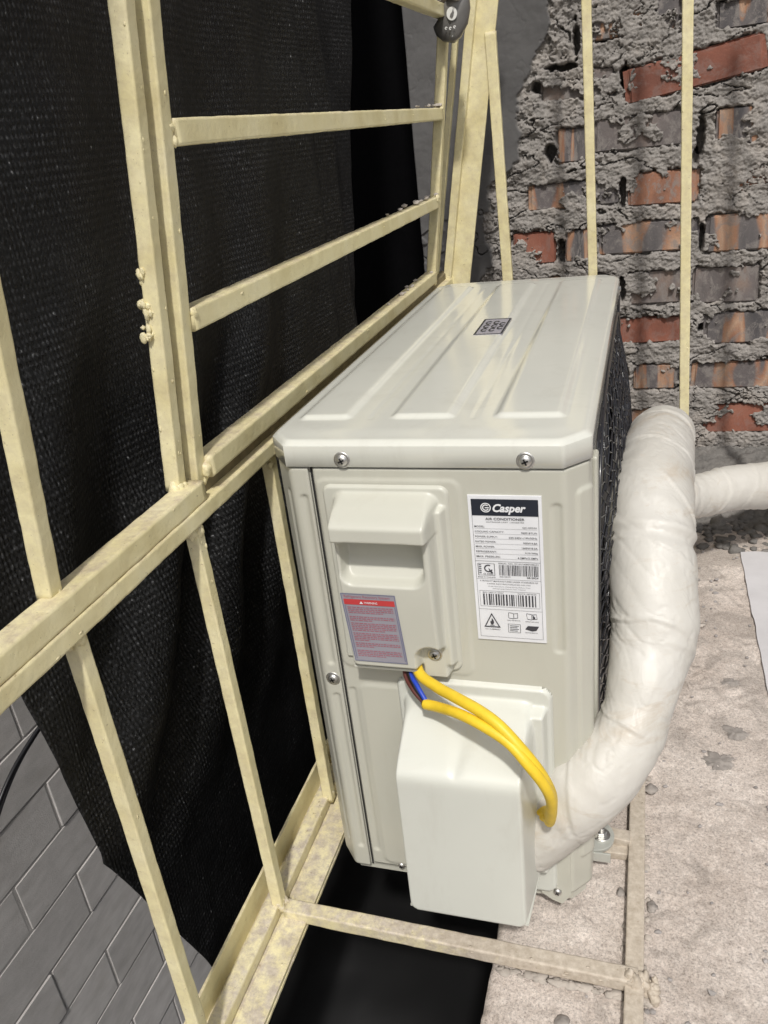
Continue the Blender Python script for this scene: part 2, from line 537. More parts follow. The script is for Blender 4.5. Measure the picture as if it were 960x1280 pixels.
ys = np.arange(-1.0, 1.206, .0042); xs = np.concatenate([np.arange(0, .62, .0042), np.arange(.62, 1.3, .02)])
Yg, Xg = np.meshgrid(ys, xs, indexing='ij')
Xf = slab_edge(Yg) + Xg
Zf = -.030 + .0022 * fbm(Xf, Yg, 26, 5, 11) + .0009 * fbm(Xf, Yg, 160, 3, 12)
pit = fbm(Xf, Yg, 55, 4, 31)
Zf -= .0022 * sstep(.25, .42, pit)
patch = fbm(Xf, Yg, 19, 5, 41) + .35 * (Yg - .75)
Zf += .0035 * sstep(.26, .33, patch) * (1 + .5 * fbm(Xf, Yg, 120, 3, 42))
Zf -= .004 * sstep(.006, 0, Xg) + .0012 * np.exp(-((Xg - .012) / .002) ** 2)
P = np.stack([Xf, Yg, Zf], -1)
side = []
for dz, dx in ((-.03, -.004), (-.12, -.004)):
    e = P[:, :1].copy(); e[..., 2] = -.03 + dz; e[..., 0] += dx; side.append(e)
P2 = np.concatenate([side[1], side[0], P], 1)
slab = grid_obj(P2, 'floor', M['concrete'], flip=True); slab['kind'] = 'structure'

gr = MB().add([(-30, -30, -2.4), (30, -30, -2.4), (30, 30, -2.4), (-30, 30, -2.4)], [(0, 1, 2, 3)]).build('ground', M['ground']); gr['kind'] = 'structure'

# ---- brick wall at the far end
WY = 1.2
bricks = [(.199, .835, .362, .888, 'band'), (.420, .826, .521, .869, 'band'), (.106, .743, .248, .791, 'grey'),
          (.170, .630, .193, .693, 'x'), (.206, .642, .372, .703, 'grey'), (.428, .632, .536, .697, 'band'),
          (.137, .630, .195, .693, 'band'), (.076, .545, .254, .595, 'band'), (.272, .538, .403, .599, 'orange'), (.441, .549, .580, .592, 'orange'),
          (.042, .439, .130, .504, 'red'), (.149, .438, .205, .502, 'band'), (.216, .448, .408, .508, 'band'), (.420, .439, .60, .509, 'band'),
          (.273, .343, .388, .412, 'grey'), (.400, .338, .527, .412, 'grey'), (.252, .262, .385, .317, 'red'), (.426, .255, .60, .320, 'band'),
          (.289, .162, .383, .216, 'band'), (.407, .159, .60, .216, 'band'), (.436, .061, .60, .125, 'red'),
          (.19, .05, .40, .115, 'band'), (.06, .16, .26, .216, 'band'), (.02, .262, .225, .317, 'band'), (.06, .343, .25, .41, 'band')]
bricks = [b for b in bricks if b[4] != 'x']
bricks = [b + (0.,) for b in bricks]
bricks.append((.262, .738, .508, .798, 'red', .13))
rng = random.Random(3)
rows = [(.061, .125), (.159, .216), (.257, .318), (.340, .411), (.440, .506), (.545, .597), (.635, .699), (.74, .80), (.83, .888)]
for k in range(18): rows.append((.93 + k * .098, .993 + k * .098))
for ri, (a, b) in enumerate(rows):
    x = .62 + rng.random() * .1 if ri < 9 else -.14 + rng.random() * .1
    if ri == 7: x = .545
    if ri == 8: x = .545
    while x < 1.25:
        L = rng.choice([.215, .22, .105, .21])
        bricks.append((x, a + rng.uniform(-.003, .003), x + L, b + rng.uniform(-.003, .003), rng.choice(['band', 'band', 'grey', 'orange', 'red', 'band']), 0.))
        x += L + rng.uniform(.016, .03)


def wall_h(X, Z):
    """height of the mortar toward the viewer, and how much of it is smooth render"""
    wob = .0075 * fbm(X, Z, 45, 3, 3) + .004 * fbm(X, Z, 160, 2, 4)
    d = np.full(X.shape, 1.)
    for (x0, z0, x1, z1, t, rot) in bricks:
        if rot:
            cx, cz = (x0 + x1) / 2, (z0 + z1) / 2; c, s = math.cos(rot), math.sin(rot)
            U = (X - cx) * c + (Z - cz) * s + cx; W = -(X - cx) * s + (Z - cz) * c + cz
        else: U, W = X, Z
        d = np.minimum(d, sd_rrect(U, W, x0, z0, x1, z1, .008))
    layer = np.round(fbm(X * .75, Z, 30, 5, 21, .6) * 3.0) / 3.0
    rough = .0030 * fbm(X * .6, Z, 30, 5, 8, .6) + 0.0036 * layer + .0016 * fbm(X, Z, 210, 3, 9) + .0014 * fbm(X * .8, Z, 420, 3, 10, .7)
    rough = rough + .0022 * np.abs(fbm(X, Z * 1.8, 48, 4, 29)) * sstep(-.1, .3, fbm(X, Z, 14, 2, 30))
    joint = .0062 + 1.1 * rough
    sm = fbm(X * .8, Z, 17, 5, 13, .6) + .035
    smear = -.010 + .0165 * sstep(.13, .17, sm) + rough * sstep(.13, .2, sm) * 1.1
    h = np.where(d + wob > 0, joint, smear)
    tr = sstep(-.0025, .0035, d + wob)
    h = smear * (1 - tr) + np.maximum(joint, smear) * tr
    # deep gaps at some head joints
    for (gx, gz, gw, gh) in ((.262, .772, .008, .020), (.262, .568, .006, .030), (.413, .472, .005, .030), (.264, .378, .006, .026),
                             (.402, .655, .008, .03), (.124, .652, .010, .014), (.140, .462, .008, .024), (.395, .62, .006, .014),
                             (.245, .475, .0, .0), (.24, .292, .005, .02), (.272, .20, .006, .02), (.42, .29, .006, .012), (.10, .77, .012, .009), (.15, .80, .03, .006), (.085, .85, .02, .006), (.175, .84, .006, .03)):
        e = np.hypot((X - gx) / (gw + 1e-6), (Z - gz) / (gh + 1e-6)) + .5 * fbm(X, Z, 90, 2, 51)
        h = np.where(e < 1.5, h - .055 * sstep(1.15, .85, e), h)
    tear = fbm(X * .7, Z, 75, 4, 57, .7)
    h = h + np.where(h > .001, .0030 * np.round(tear * 2.5) / 2.5 + .0012 * tear, 0)
    # open cracks under overhanging mortar
    cr = np.abs(fbm(X * .45, Z, 20, 4, 61))
    h = h - .018 * sstep(.022, .008, cr) * sstep(-.05, .25, fbm(X, Z, 12, 2, 63))
    cr2 = np.abs(fbm(X * .6 + 3, Z, 40, 4, 65))
    h = h - .009 * sstep(.030, .010, cr2) * sstep(.0, .3, fbm(X, Z, 15, 2, 67)) * (h > .002)
    # render coat
    bx = np.interp(Z, [-.1, .40, .50, .60, .63, .66, .74, .76, .80, .86, .92, 1.1, 2.8],
                   [-.02, -.015, -.01, .0, .055, .068, .070, .068, .095, .115, .125, .15, .16])
    bx = bx + .022 * fbm(X, Z, 26, 4, 71)
    rc = sstep(.003, -.003, X - bx)
    # crumbling fringe of lifted mortar just right of the render
    fr = sstep(.07, .0, X - bx) * (1 - rc)
    h = h + fr * (.008 + .010 * layer * 1.5)
    smooth_h = .020 + .0016 * fbm(X, Z, 14, 4, 81) + .0005 * fbm(X, Z, 90, 3, 82)
    crk = np.abs(fbm(X, Z, 16, 3, 91))
    low = sstep(.60, .5, Z)
    smooth_h = smooth_h - .010 * sstep(.022, .006, crk) * (.05 + .95 * low) - .004 * low * sstep(.1, .2, fbm(X, Z, 22, 3, 92))
    h = h * (1 - rc) + smooth_h * rc
    return h, rc, d


wall = empty('brick_wall', (.45, WY, -.03))
tag(wall, 'rough brick wall smeared with grey mortar behind the cage bars', 'wall')
MW = Matrix.Translation(Vector((.45, WY, -.03))).inverted()
def place_wall_part(o): o.matrix_parent_inverse = MW

WX0 = -.155
for (z0, z1, st, x1) in ((-.12, 1.0, .0016, .62), (1.0, 2.75, .012, .62), (-.12, 1.0, .006, 1.3), (1.0, 2.75, .012, 1.3)):
    xa = WX0 if x1 < 1 else .62
    X, Z = np.meshgrid(np.linspace(xa, x1, int((x1 - xa) / st)), np.linspace(z0, z1, int((z1 - z0) / st)), indexing='ij')
    h, rc, d = wall_h(X, Z)
    if xa == WX0: h = h - .02 * sstep(.006, 0, X - WX0)
    P = np.stack([X, WY - h, Z], -1)
    if xa == WX0:      # turn the corner at the wall's free end
        e1 = P[:1].copy(); e1[..., 1] = WY + .22
        P = np.concatenate([e1, P], 0); rc = np.concatenate([rc[:1], rc], 0)
    o = grid_obj(P, 'mortar', M['wallmortar'], wall)
    place_wall_part(o)
    at = o.data.attributes.new('render_coat', 'FLOAT', 'POINT')
    at.data.foreach_set('value', rc.astype(np.float32).ravel())

# brick meshes, shared
def brick_mesh(seed, mat, nx=8, nz=4):
    # unit brick: 1 x .1 x 1 scaled later; front face is -Y with worn arrises
    bm = bmesh.new(); bmesh.ops.create_cube(bm, size=1)
    bmesh.ops.bevel(bm, geom=bm.edges[:], offset=.045, segments=3, affect='EDGES')
    me = bpy.data.meshes.new('brick'); bm.to_mesh(me); bm.free()
    r = random.Random(seed)
    for v in me.vertices:
        v.co.x += r.uniform(-.006, .006); v.co.z += r.uniform(-.015, .015); v.co.y += r.uniform(-.006, .006)
    me.materials.append(mat)
    return me
bmeshes = {k: [brick_mesh(i + 10 * len(k), M['brick_' + k]) for i in range(3)] for k in ('band', 'red', 'orange', 'grey')}
rng = random.Random(5)
for i, (x0, z0, x1, z1, t, rot) in enumerate(bricks):
    o = bpy.data.objects.new('brick', bmeshes[t][i % 3]); C.objects.link(o); o.parent = wall
    o.location = Vector(((x0 + x1) / 2, WY + .05 + rng.uniform(-.004, .002) - (.006 if rot else 0), (z0 + z1) / 2)) - Vector((.45, WY, -.03))
    o.scale = (x1 - x0, .10, z1 - z0)
    o.rotation_euler = (rng.uniform(-.01, .01), -rot + rng.uniform(-.008, .008), rng.uniform(-.012, .012))

# ---- neighbour's block wall seen below the net
bw = empty('block_wall', (-1.2, .6, -2.4))
tag(bw, 'grey concrete block wall of the neighbouring house, seen below the net', 'wall')
bmw = Matrix.Translation(Vector((-1.2, .6, -2.4))).inverted()
o = MB().box((-1.4, -.9, -2.4), (-1.2035, 2.6, 1.4)).build('mortar', M['blockjoint'], bw, False); o.matrix_parent_inverse = bmw
bm = bmesh.new(); bmesh.ops.create_cube(bm, size=1); bmesh.ops.bevel(bm, geom=bm.edges[:], offset=.006, segments=1, affect='EDGES')
blockme = bpy.data.meshes.new('block'); bm.to_mesh(blockme); bm.free()
blockme.materials.append(M['block'])
rng = random.Random(8)
r = 0; z = -.755 + .165 * 5
while z > -2.3:
    y = -.9 + (.02 if r % 2 else -.18) + rng.uniform(-.02, .02)
    # course joints at y .71 / .51
    y = (.72 if (r % 2) else .52) - .4 * 4 + rng.uniform(-.012, .012)
    while y < 2.2:
        b = bpy.data.objects.new('block', blockme); C.objects.link(b); b.parent = bw
        b.location = Vector((-1.2 - .05 + rng.uniform(-.003, .003), y + .2, z - .0825)) - Vector((-1.2, .6, -2.4))
        b.scale = (.1, .391 + rng.uniform(-.003, .003), .156)
        b.rotation_euler = (rng.uniform(-.006, .006), 0, rng.uniform(-.006, .006))
        y += .4
    z -= .165; r += 1

# ---- shade net
def net_sheet():
    nu, nv = 260, 420
    # profile going down: (x, z)
    prof = [(-.155, 2.3), (-.185, 1.2), (-.20, .9), (-.205, .5), (-.20, .2), (-.205, -.05), (-.205, -.24), (-.20, -.36), (-.16, -.44)]
    pr = catmull([(a, 0, b) for a, b in prof], 60)
    seg = np.concatenate([[0], np.cumsum(np.linalg.norm(np.diff(pr, axis=0), axis=1))])
    s = np.linspace(0, seg[-1], nv)
    px = np.interp(s, seg, pr[:, 0]); pz = np.interp(s, seg, pr[:, 2])
    zz = np.where(px > -.2, np.where(pz < -.2, pz, pz), pz)
    under = np.maximum(0, s - np.interp(-.30, -pz[::-1] * -1, s[::-1]) if False else s * 0)
    # near edge along the sheet
    i0 = np.argmin(np.abs(pz + .30) + (s < 1.0) * 9)
    near = np.interp(pz, [-.30, -.18, -.066, -.0, 0.070, .088, .100, .13, .32, .38, 1.2, 2.3], [.02, -.02, -.062, -.085, -.113, -.121, -.119, -.122, -.143, -.148, -.20, -.22])
    after = s > s[i0]
    near = np.where(after, .02 - (s - s[i0]) * 2.2, near); near = np.maximum(near, -.6)
    far = np.interp(pz, [-.4, .4, .95, 2.3], [1.15, .87, 1.0, 1.2])
    U = np.linspace(0, 1, nu)[None] ** 1.0
    Y = near[:, None] + (far - near)[:, None] * U
    S = s[:, None] + 0 * Y
    Zg = pz[:, None] + 0 * Y
    X = px[:, None] + 0 * Y
    dg = (Y * .8 - Zg * .6)
    low = sstep(.75, .35, Zg) * sstep(.85, .2, Y)
    fold = .019 * sstep(-.05, .22, Zg) * sstep(0, .12, Y - near[:, None]) * np.sin(dg * 34 + 3 * fbm(Y, Zg, 2.4, 2, 5)) * low * (.6 + .8 * vnoise(Y * 3, Zg * 3, 9))
    fold += .010 * np.sin(Y * 26 + 2.5 * fbm(Y, Zg, 1.5, 2, 6)) * (1 - low) * .7
    fold += .006 * fbm(Y, Zg, 9, 3, 7)
    fold += .010 * np.exp(-((Y - .78 - .05 * np.sin(Zg * 3)) / .02) ** 2) - .007 * np.exp(-((Y - .72 - .05 * np.sin(Zg * 3)) / .02) ** 2)
    nrmx = np.gradient(pz, s); nrmz = -np.gradient(px, s)
    X = X - fold * nrmx[:, None]; Z = Zg - fold * nrmz[:, None]
    P = np.stack([X, Y, Z], -1)
    o = grid_obj(P, 'shade_net', M['net'], flip=False)
    me = o.data
    uv = me.uv_layers.new(name='UVMap')
    li = np.empty(len(me.loops), np.int32); me.loops.foreach_get('vertex_index', li)
    uvv = np.stack([Y.ravel(), S.ravel()], -1)[li]
    uv.data.foreach_set('uv', uvv.astype(np.float32).ravel())
    sol = o.modifiers.new('thickness', 'SOLIDIFY'); sol.thickness = .0012
    return o
net = net_sheet()
tag(net, 'black knitted shade net hanging in folds outside the cage and sagging under it', 'net')

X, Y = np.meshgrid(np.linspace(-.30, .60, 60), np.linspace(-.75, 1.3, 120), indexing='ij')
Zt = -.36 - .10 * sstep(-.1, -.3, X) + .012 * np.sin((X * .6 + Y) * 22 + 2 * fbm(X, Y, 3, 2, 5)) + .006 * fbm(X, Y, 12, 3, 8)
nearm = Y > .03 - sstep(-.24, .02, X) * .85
o = grid_obj(np.stack([X, Y, Zt], -1), 'black_tarpaulin', M['tarp2'], mask=nearm)  # added sheet, coloured near black so the space below stays dark
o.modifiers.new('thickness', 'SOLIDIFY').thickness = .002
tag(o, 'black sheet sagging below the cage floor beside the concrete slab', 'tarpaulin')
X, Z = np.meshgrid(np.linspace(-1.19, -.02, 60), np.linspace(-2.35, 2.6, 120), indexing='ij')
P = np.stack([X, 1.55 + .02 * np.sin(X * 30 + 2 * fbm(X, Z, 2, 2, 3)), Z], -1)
tp = grid_obj(P, 'black_tarpaulin', M['tarp'])  # added sheet; its black colour stands for the open night
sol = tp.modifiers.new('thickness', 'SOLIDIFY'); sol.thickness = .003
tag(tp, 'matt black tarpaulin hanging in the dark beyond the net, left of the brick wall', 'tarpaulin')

# pair of thin wires hanging in front of the block wall
wires = empty('hanging_wires', (-.6, .11, -.117))
tag(wires, 'two thin black wires crossing the grey block wall below the net', 'wires')
for k, off in enumerate((0, .012)):
    pts = catmull([(0, -.14 + off, -.13), (0, 0 + off, 0), (0, .126 + off * .7, .048), (.03, .3, .11), (.12, .5, .2)], 10)
    v, f = tube(pts, .0032, 8)
    MB().add(v, f).build('wire', M['black'], wires)

# ================================================================ CAGE
cage = empty('steel_cage', (-.053, 0, -.02))
tag(cage, 'cream painted steel security cage enclosing the outdoor unit', 'cage')
cmi = Matrix.Translation(Vector((-.053, 0, -.02))).inverted()
brng = random.Random(12)


def bar_geo(mb, p0, p1, wd, ht, up=(0, 0, 1), amp=.00030, drips=.45, seed=None):
    p0 = np.array(p0, float); p1 = np.array(p1, float)
    L = np.linalg.norm(p1 - p0); t = (p1 - p0) / L
    up = np.array(up, float); sdv = np.cross(t, up); sdv /= np.linalg.norm(sdv); up2 = np.cross(sdv, t)
    c = min(wd, ht) * .11
    a, b = wd / 2, ht / 2
    prof = []; nrm_ = []
    for sx_, sy_ in ((1, 1), (-1, 1), (-1, -1), (1, -1)):
        cx, cy = sx_ * (a - c), sy_ * (b - c)
        base = {(1, 1): 0, (-1, 1): 90, (-1, -1): 180, (1, -1): 270}[(sx_, sy_)]
        g0, g1 = math.radians(base), math.radians(base + 90); e = c * .45
        prof.append((cx + c * math.cos(g0) - e * math.cos(g1), cy + c * math.sin(g0) - e * math.sin(g1))); nrm_.append(g0)
        for d in (0, 45, 90):
            g = math.radians(base + d); prof.append((cx + c * math.cos(g), cy + c * math.sin(g))); nrm_.append(g)
        prof.append((cx + c * math.cos(g1) - e * math.cos(g0), cy + c * math.sin(g1) - e * math.sin(g0))); nrm_.append(g1)
    prof = np.array(prof); ns = len(prof); nrm_ = np.array(nrm_); NN = np.stack([np.cos(nrm_), np.sin(nrm_)], -1)
    n = max(2, int(L / .006)); s = np.linspace(0, L, n + 1)
    sd_ = seed if seed is not None else brng.randrange(9999)
    nz = amp * (fbm(s[:, None] + prof[None, :, 0] * .7, prof[None, :, 1] + 0 * s[:, None], 75, 3, sd_)) * 1.5
    bend = .0006 * (vnoise(s * 2.5, s * 0 + sd_, sd_) - .5)
    PX = prof[None, :, 0] + NN[None, :, 0] * nz; PY = prof[None, :, 1] + NN[None, :, 1] * nz
    V = p0[None, None] + s[:, None, None] * t + PX[..., None] * sdv + PY[..., None] * up2 + bend[:, None, None] * sdv
    f = []
    for i in range(n):
        for j in range(ns):
            k = (j + 1) % ns
            f.append((i * ns + j, i * ns + k, (i + 1) * ns + k, (i + 1) * ns + j))
    f.append(tuple(range(ns))[::-1]); f.append(tuple(n * ns + j for j in range(ns)))
    mb.add(V, f)
    # paint runs and nibs
    r = random.Random(sd_ + 1)
    v0, f0 = ico(1)
    for _ in range(int(L * 42 * drips)):
        u = r.uniform(0, L); face = r.randrange(4)
        ox, oy = [(a, r.uniform(-b, b) * .8), (-a, r.uniform(-b, b) * .8), (r.uniform(-a, a) * .8, b), (r.uniform(-a, a) * .8, -b)][face]
        c0 = p0 + t * u + sdv * ox + up2 * oy
        sz = r.uniform(.0005, .0014)
        st = np.array([sz, sz, sz]) * np.array([1, 1, 1])
        nf = sdv if face < 2 else up2
        w0 = v0 * sz + np.outer(v0 @ t, t) * sz * r.uniform(.2, 2.4) - np.outer(v0 @ nf, nf) * sz * .55
        mb.add(c0 + w0, f0)


def bar(name, p0, p1, wd, ht, up=(0, 0, 1), mat='cage', parent=None, **k):
    mb = MB(); bar_geo(mb, p0, p1, wd, ht, up, **k)
    o = mb.build(name, M[mat], parent or cage)
    if (parent or cage) is cage: o.matrix_parent_inverse = cmi
    return o


def weld(p, r, n=5, mat='cage', spread=1., parent=None, name='weld', seed=None):
    mb = MB(); q = random.Random(seed if seed is not None else brng.randrange(9999))
    for i in range(n):
        v, f = lump(q.randrange(999), 3, .26)
        c = np.array(p) + np.array([q.uniform(-1, 1), q.uniform(-1, 1), q.uniform(-1, 1)]) * r * spread
        mb.add(c + v * r * q.uniform(.35, .9) * np.array([q.uniform(.7, 1.1), q.uniform(.7, 1.1), q.uniform(.8, 1.9)]), f)
    o = mb.build(name, M[mat], parent or cage)
    if (parent or cage) is cage: o.matrix_parent_inverse = cmi
    return o


XS = -.053
ZM = .465                                     # mid rail
def lean(y, z): return -.0580 + max(0, z - .47) * (.125 + .010 * y / .86)

# mid rail: a square bar lying in an angle
bar('mid_rail', (XS + .001, -.95, ZM + .006), (XS + .001, -.040, ZM + .006), .020, .018, seed=4)
bar('mid_rail', (XS - .0065, -.038, ZM + .001), (XS - .0065, .985, ZM + .001), .016, .014, mat='grime', seed=14, drips=.3)
bar('mid_rail_flange', (XS + .004, -.95, ZM - .0105), (XS + .004, .985, ZM - .0105), .016, .0150, seed=5)
# lower uprights
for y in (-.39, -.2275, -.0605, .0985, .26, .425, .59, .755, .915):
    bar('upright', (-.0510, y + .003, -.014), (-.0510, y + .003, ZM - .016), .0122, .0122, up=(0, 1, 0))
    if y < .2: weld((-.049, y + .001, ZM - .022), .0070, 6, spread=.7); weld((-.051, y + .003, -.0095), .0068, 6, 'cage_floor', .6)
# upper outer uprights (lean inward)
for y in (-.39, -.2265):
    bar('upright', (lean(y, ZM), y, ZM + .012), (lean(y, 1.1), y, 1.1), .0125, .0125, up=(0, 1, 0))
weld((-.056, -.2265, ZM + .014), .0072, 6, spread=.6)
bar('post', (lean(0, .47) - .0035, -.053, ZM + .012), (lean(0, 1.1) - .0035, -.053, 1.1), .0135, .0125, up=(0, 1, 0), drips=2.2, seed=21)
weld((-.057, -.053, ZM + .012), .0075, 6, spread=.6)
weld((lean(0, .628) - .0095, -.0585, .628), .0034, 16, spread=1.2, seed=3)
weld((lean(0, .655) - .0100, -.0585, .652), .0030, 8, spread=1.0, seed=5)
weld((lean(0, .610) - .0095, -.0585, .610), .0034, 13, spread=1.3, seed=9)
bar('top_rail', (lean(0, 1.1), -.95, 1.1), (lean(.86, 1.1) + .01, 1.0, 1.1), .02, .02)

# hinged hatch: a frame of its own hung on the post
hatch_pts = dict(n0=(lean(-.028, .478) + .006, -.029), )
def hx(y, z): return lean(y, z) + .0012
hf = MB()
bar_geo(hf, (hx(-.029, .470), -.029, .470), (hx(-.029, 1.06), -.029, 1.06), .0125, .0150, up=(0, 1, 0), seed=31)
bar_geo(hf, (hx(.86, .470), .862, .470), (hx(.86, 1.06), .862, 1.06), .0165, .0165, up=(0, 1, 0), seed=32)
bar_geo(hf, (hx(0, .485) + .003, -.022, .4845), (hx(.85, .485) + .001, .852, .4845), .020, .019, seed=33)
bar_geo(hf, (hx(0, 1.06), -.02, 1.06), (hx(.85, 1.06), .85, 1.06), .018, .018, seed=34)
hatch = hf.build('hatch_frame', M['cage'], cage); hatch.matrix_parent_inverse = cmi
tagr = hatch
for z in (.610, .7445, .886):
    bar('hatch_rung', (hx(-.02, z) + .0005, -.021, z), (hx(.85, z), .853, z - .002), .0165, .0185, parent=hatch)
    weld((hx(-.02, z) + .002, -.020, z), .0062, 6, parent=hatch)
    weld((hx(.85, z) + .002, .850, z), .007, 4, parent=hatch)
weld((hx(-.029, .47) + .003, -.022, .478), .0065, 8, parent=hatch)

# corner post: an angle with a stop strip, leaning like the side
def cpx(z): return (z - .46) * .172
bar('corner_post', (-.028 + cpx(.44), .972, .44), (-.028 + cpx(1.1), .972, 1.1), .040, .006, up=(0, 1, 0), drips=.4, amp=.0002)
bar('corner_post', (-.050 + cpx(.44), .963, .44), (-.050 + cpx(1.1), .963, 1.1), .0145, .016, up=(0, 1, 0), drips=.4)
bar('corner_post', (-.071 + cpx(.47), .952, .47), (-.071 + cpx(1.1), .952, 1.1), .010, .012, up=(0, 1, 0), drips=.4)
# far side uprights
bar('corner_post', (-.028, .972, -.02), (-.028, .972, .44), .040, .006, up=(0, 1, 0), drips=.4)
bar('far_upright', (.076, .972, -.03), (.052, .972, .858), .0185, .012, up=(0, 1, 0), drips=.5)
bar('far_upright', (.228, .972, -.03), (.204, .972, 1.1), .0155, .014, up=(0, 1, 0), drips=.5)
bar('far_upright', (.392, .972, -.03), (.354, .972, 1.1), .0170, .014, up=(0, 1, 0), drips=.5)
bar('far_upright', (.560, .972, -.03), (.520, .972, 1.1), .0165, .014, up=(0, 1, 0), drips=.5)

# floor frame: an angle iron with a square bar lying in it
bar('floor_angle_flange', (-.0775, -.95, -.006), (-.0775, .985, -.006), .0030, .034, mat='cage', drips=.3, amp=.0003)
bar('floor_angle_web', (-.047, -.95, -.0245), (-.047, .985, -.0245), .060, .0032, mat='cage_floor', drips=.4, amp=.0004)
bar('floor_rail', (-.0585, -.95, -.0142), (-.0585, .985, -.0142), .0170, .0160, mat='cage_floor', drips=1.5)
bar('floor_rail_strip', (-.0315, -.95, -.0204), (-.0315, .985, -.0204), .0275, .0045, mat='cage_floor', drips=.5, amp=.0004)
bar('cross_bar', (-.043, -.0585, -.0150), (.318, -.0655, -.0170), .0170, .0150, mat='cage_floor', drips=1.6, seed=77)
bar('floor_rail', (.3145, -.50, -.0215), (.3145, .985, -.0225), .0175, .0145, mat='cage_floor', drips=1.2)
bar('cross_bar', (-.043, .092, -.0240), (.306, .092, -.0245), .015, .010, mat='cage_floor')
bar('cross_bar', (-.043, .655, -.0200), (.306, .655, -.0200), .0165, .0140, mat='cage_floor')
bar('cross_bar', (-.043, .972, -.0200), (.306, .972, -.0200), .0165, .0140, mat='cage_floor')
bar('cross_bar', (.2735, .104, -.0125), (.307, .104, -.0165), .016, .010, mat='cage_floor')
weld((.3155, -.0665, -.0190), .0085, 12, 'cage_floor', .8, seed=2)
weld((.329, -.068, -.0215), .0090, 10, 'cage_floor', .7, seed=4)
weld((-.050, -.0600, -.0110), .0075, 6, 'cage_floor')

# mortar smeared along the cross bar where it lies on the slab
sm = MB()
q = random.Random(9)
for i in range(150):
    v, f = lump(i, 2, .5); x = q.uniform(.19, .33)
    s_ = q.uniform(.0015, .0045)
    sm.add(np.array([x, -.058 - .02 * (x + .04) + q.choice([-.010, .009]) + q.uniform(-.002, .002), -.0295]) + v * np.array([s_ * 1.5, s_, s_ * .45]), f)
for i in range(260):
    v, f = lump(i + 5, 2, .5); y = q.uniform(-.4, .9)
    s_ = q.uniform(.001, .0034)
    sm.add(np.array([.3145 + q.choice([-.010, .011]) + q.uniform(-.002, .003), y, -.0300]) + v * np.array([s_, s_ * 1.5, s_ * .4]), f)
tag(sm.build('mortar_smear', M['palecrumb'], smooth=True), kind='stuff', label='pale mortar squeezed along the floor bars where they lie on the slab', cat='mortar')

# ================================================================ OUTDOOR UNIT
D, L, H = .270, .690, .500
c1, c2, cy1, cy2 = .038, .0175, .023, .0200
ac = empty('outdoor_unit', (D / 2, L / 2, 0))
tag(ac, 'cream outdoor air conditioner unit standing in the cage, end panel toward the viewer', 'air conditioner')
aci = Matrix.Translation(Vector((D / 2, L / 2, 0))).inverted()
def part(o, parent=ac):
    if parent is ac: o.parent = ac; o.matrix_parent_inverse = aci
    else: o.parent = parent          # sub-part: parent has identity local matrix in unit space
    return o

ZL = .4765            # lid's lower edge
# casing shell
def prism(poly, z0, z1):
    n = len(poly)
    v = [(x, y, z0) for x, y in poly] + [(x, y, z1) for x, y in poly]
    f = [tuple(range(n))[::-1], tuple(range(n, 2 * n))] + [(i, (i + 1) % n, n + (i + 1) % n, n + i) for i in range(n)]
    return v, f
ins = .0022
ch1 = .020
poly = [(ch1, ins), (D - c2, ins), (D - ins, cy2), (D - ins, L - cy2), (D - c2, L - ins), (ch1, L - ins), (ins, L - cy1), (ins, cy1)]
part(MB().add(*prism(poly, .004, ZL)).build('casing', M['body'], smooth=False))
# base pan a little narrower and darker joint line
poly = [(ch1 + .002, .005), (D - c2, .005), (D - .005, cy2), (D - .005, L - cy2), (D - c2, L - .005), (c1, L - .005), (.005, L - cy1), (.005, cy1 + .002)]
part(MB().add(*prism(poly, -.006, .004)).build('base_pan', M['body'], smooth=False))


def profile_grid(pl, z0, z1, hfun, ds=.0015, dz=.0015):
    """sheet following the plan polyline pl, relief hfun(s,z) along the outward normal"""
    pl = np.array(pl, float)
    seg = np.concatenate([[0], np.cumsum(np.linalg.norm(np.diff(pl, axis=0), axis=1))])
    s = np.linspace(0, seg[-1], int(seg[-1] / ds) + 1)
    x = np.interp(s, seg, pl[:, 0]); y = np.interp(s, seg, pl[:, 1])
    k = np.ones(5) / 5                          # soften corners
    xs_ = np.convolve(np.pad(x, 2, 'edge'), k, 'valid'); ys_ = np.convolve(np.pad(y, 2, 'edge'), k, 'valid')
    tx = np.gradient(xs_); ty = np.gradient(ys_); ln = np.hypot(tx, ty) + 1e-9
    nx, ny = ty / ln, -tx / ln
    z = np.linspace(z0, z1, int((z1 - z0) / dz) + 1)
    S, Z = np.meshgrid(s, z, indexing='ij')
    h = hfun(S, Z)
    X = xs_[:, None] + nx[:, None] * h; Y = ys_[:, None] + ny[:, None] * h
    P = np.stack([X, Y, Z], -1)
    # fold edges inward so that the sheet has a thickness
    def inner(a): b = a.copy(); b[..., 0] -= nx[:, None][:b.shape[0]] * .002 if b.shape[0] == len(nx) else 0; return b
    return P, nx, ny


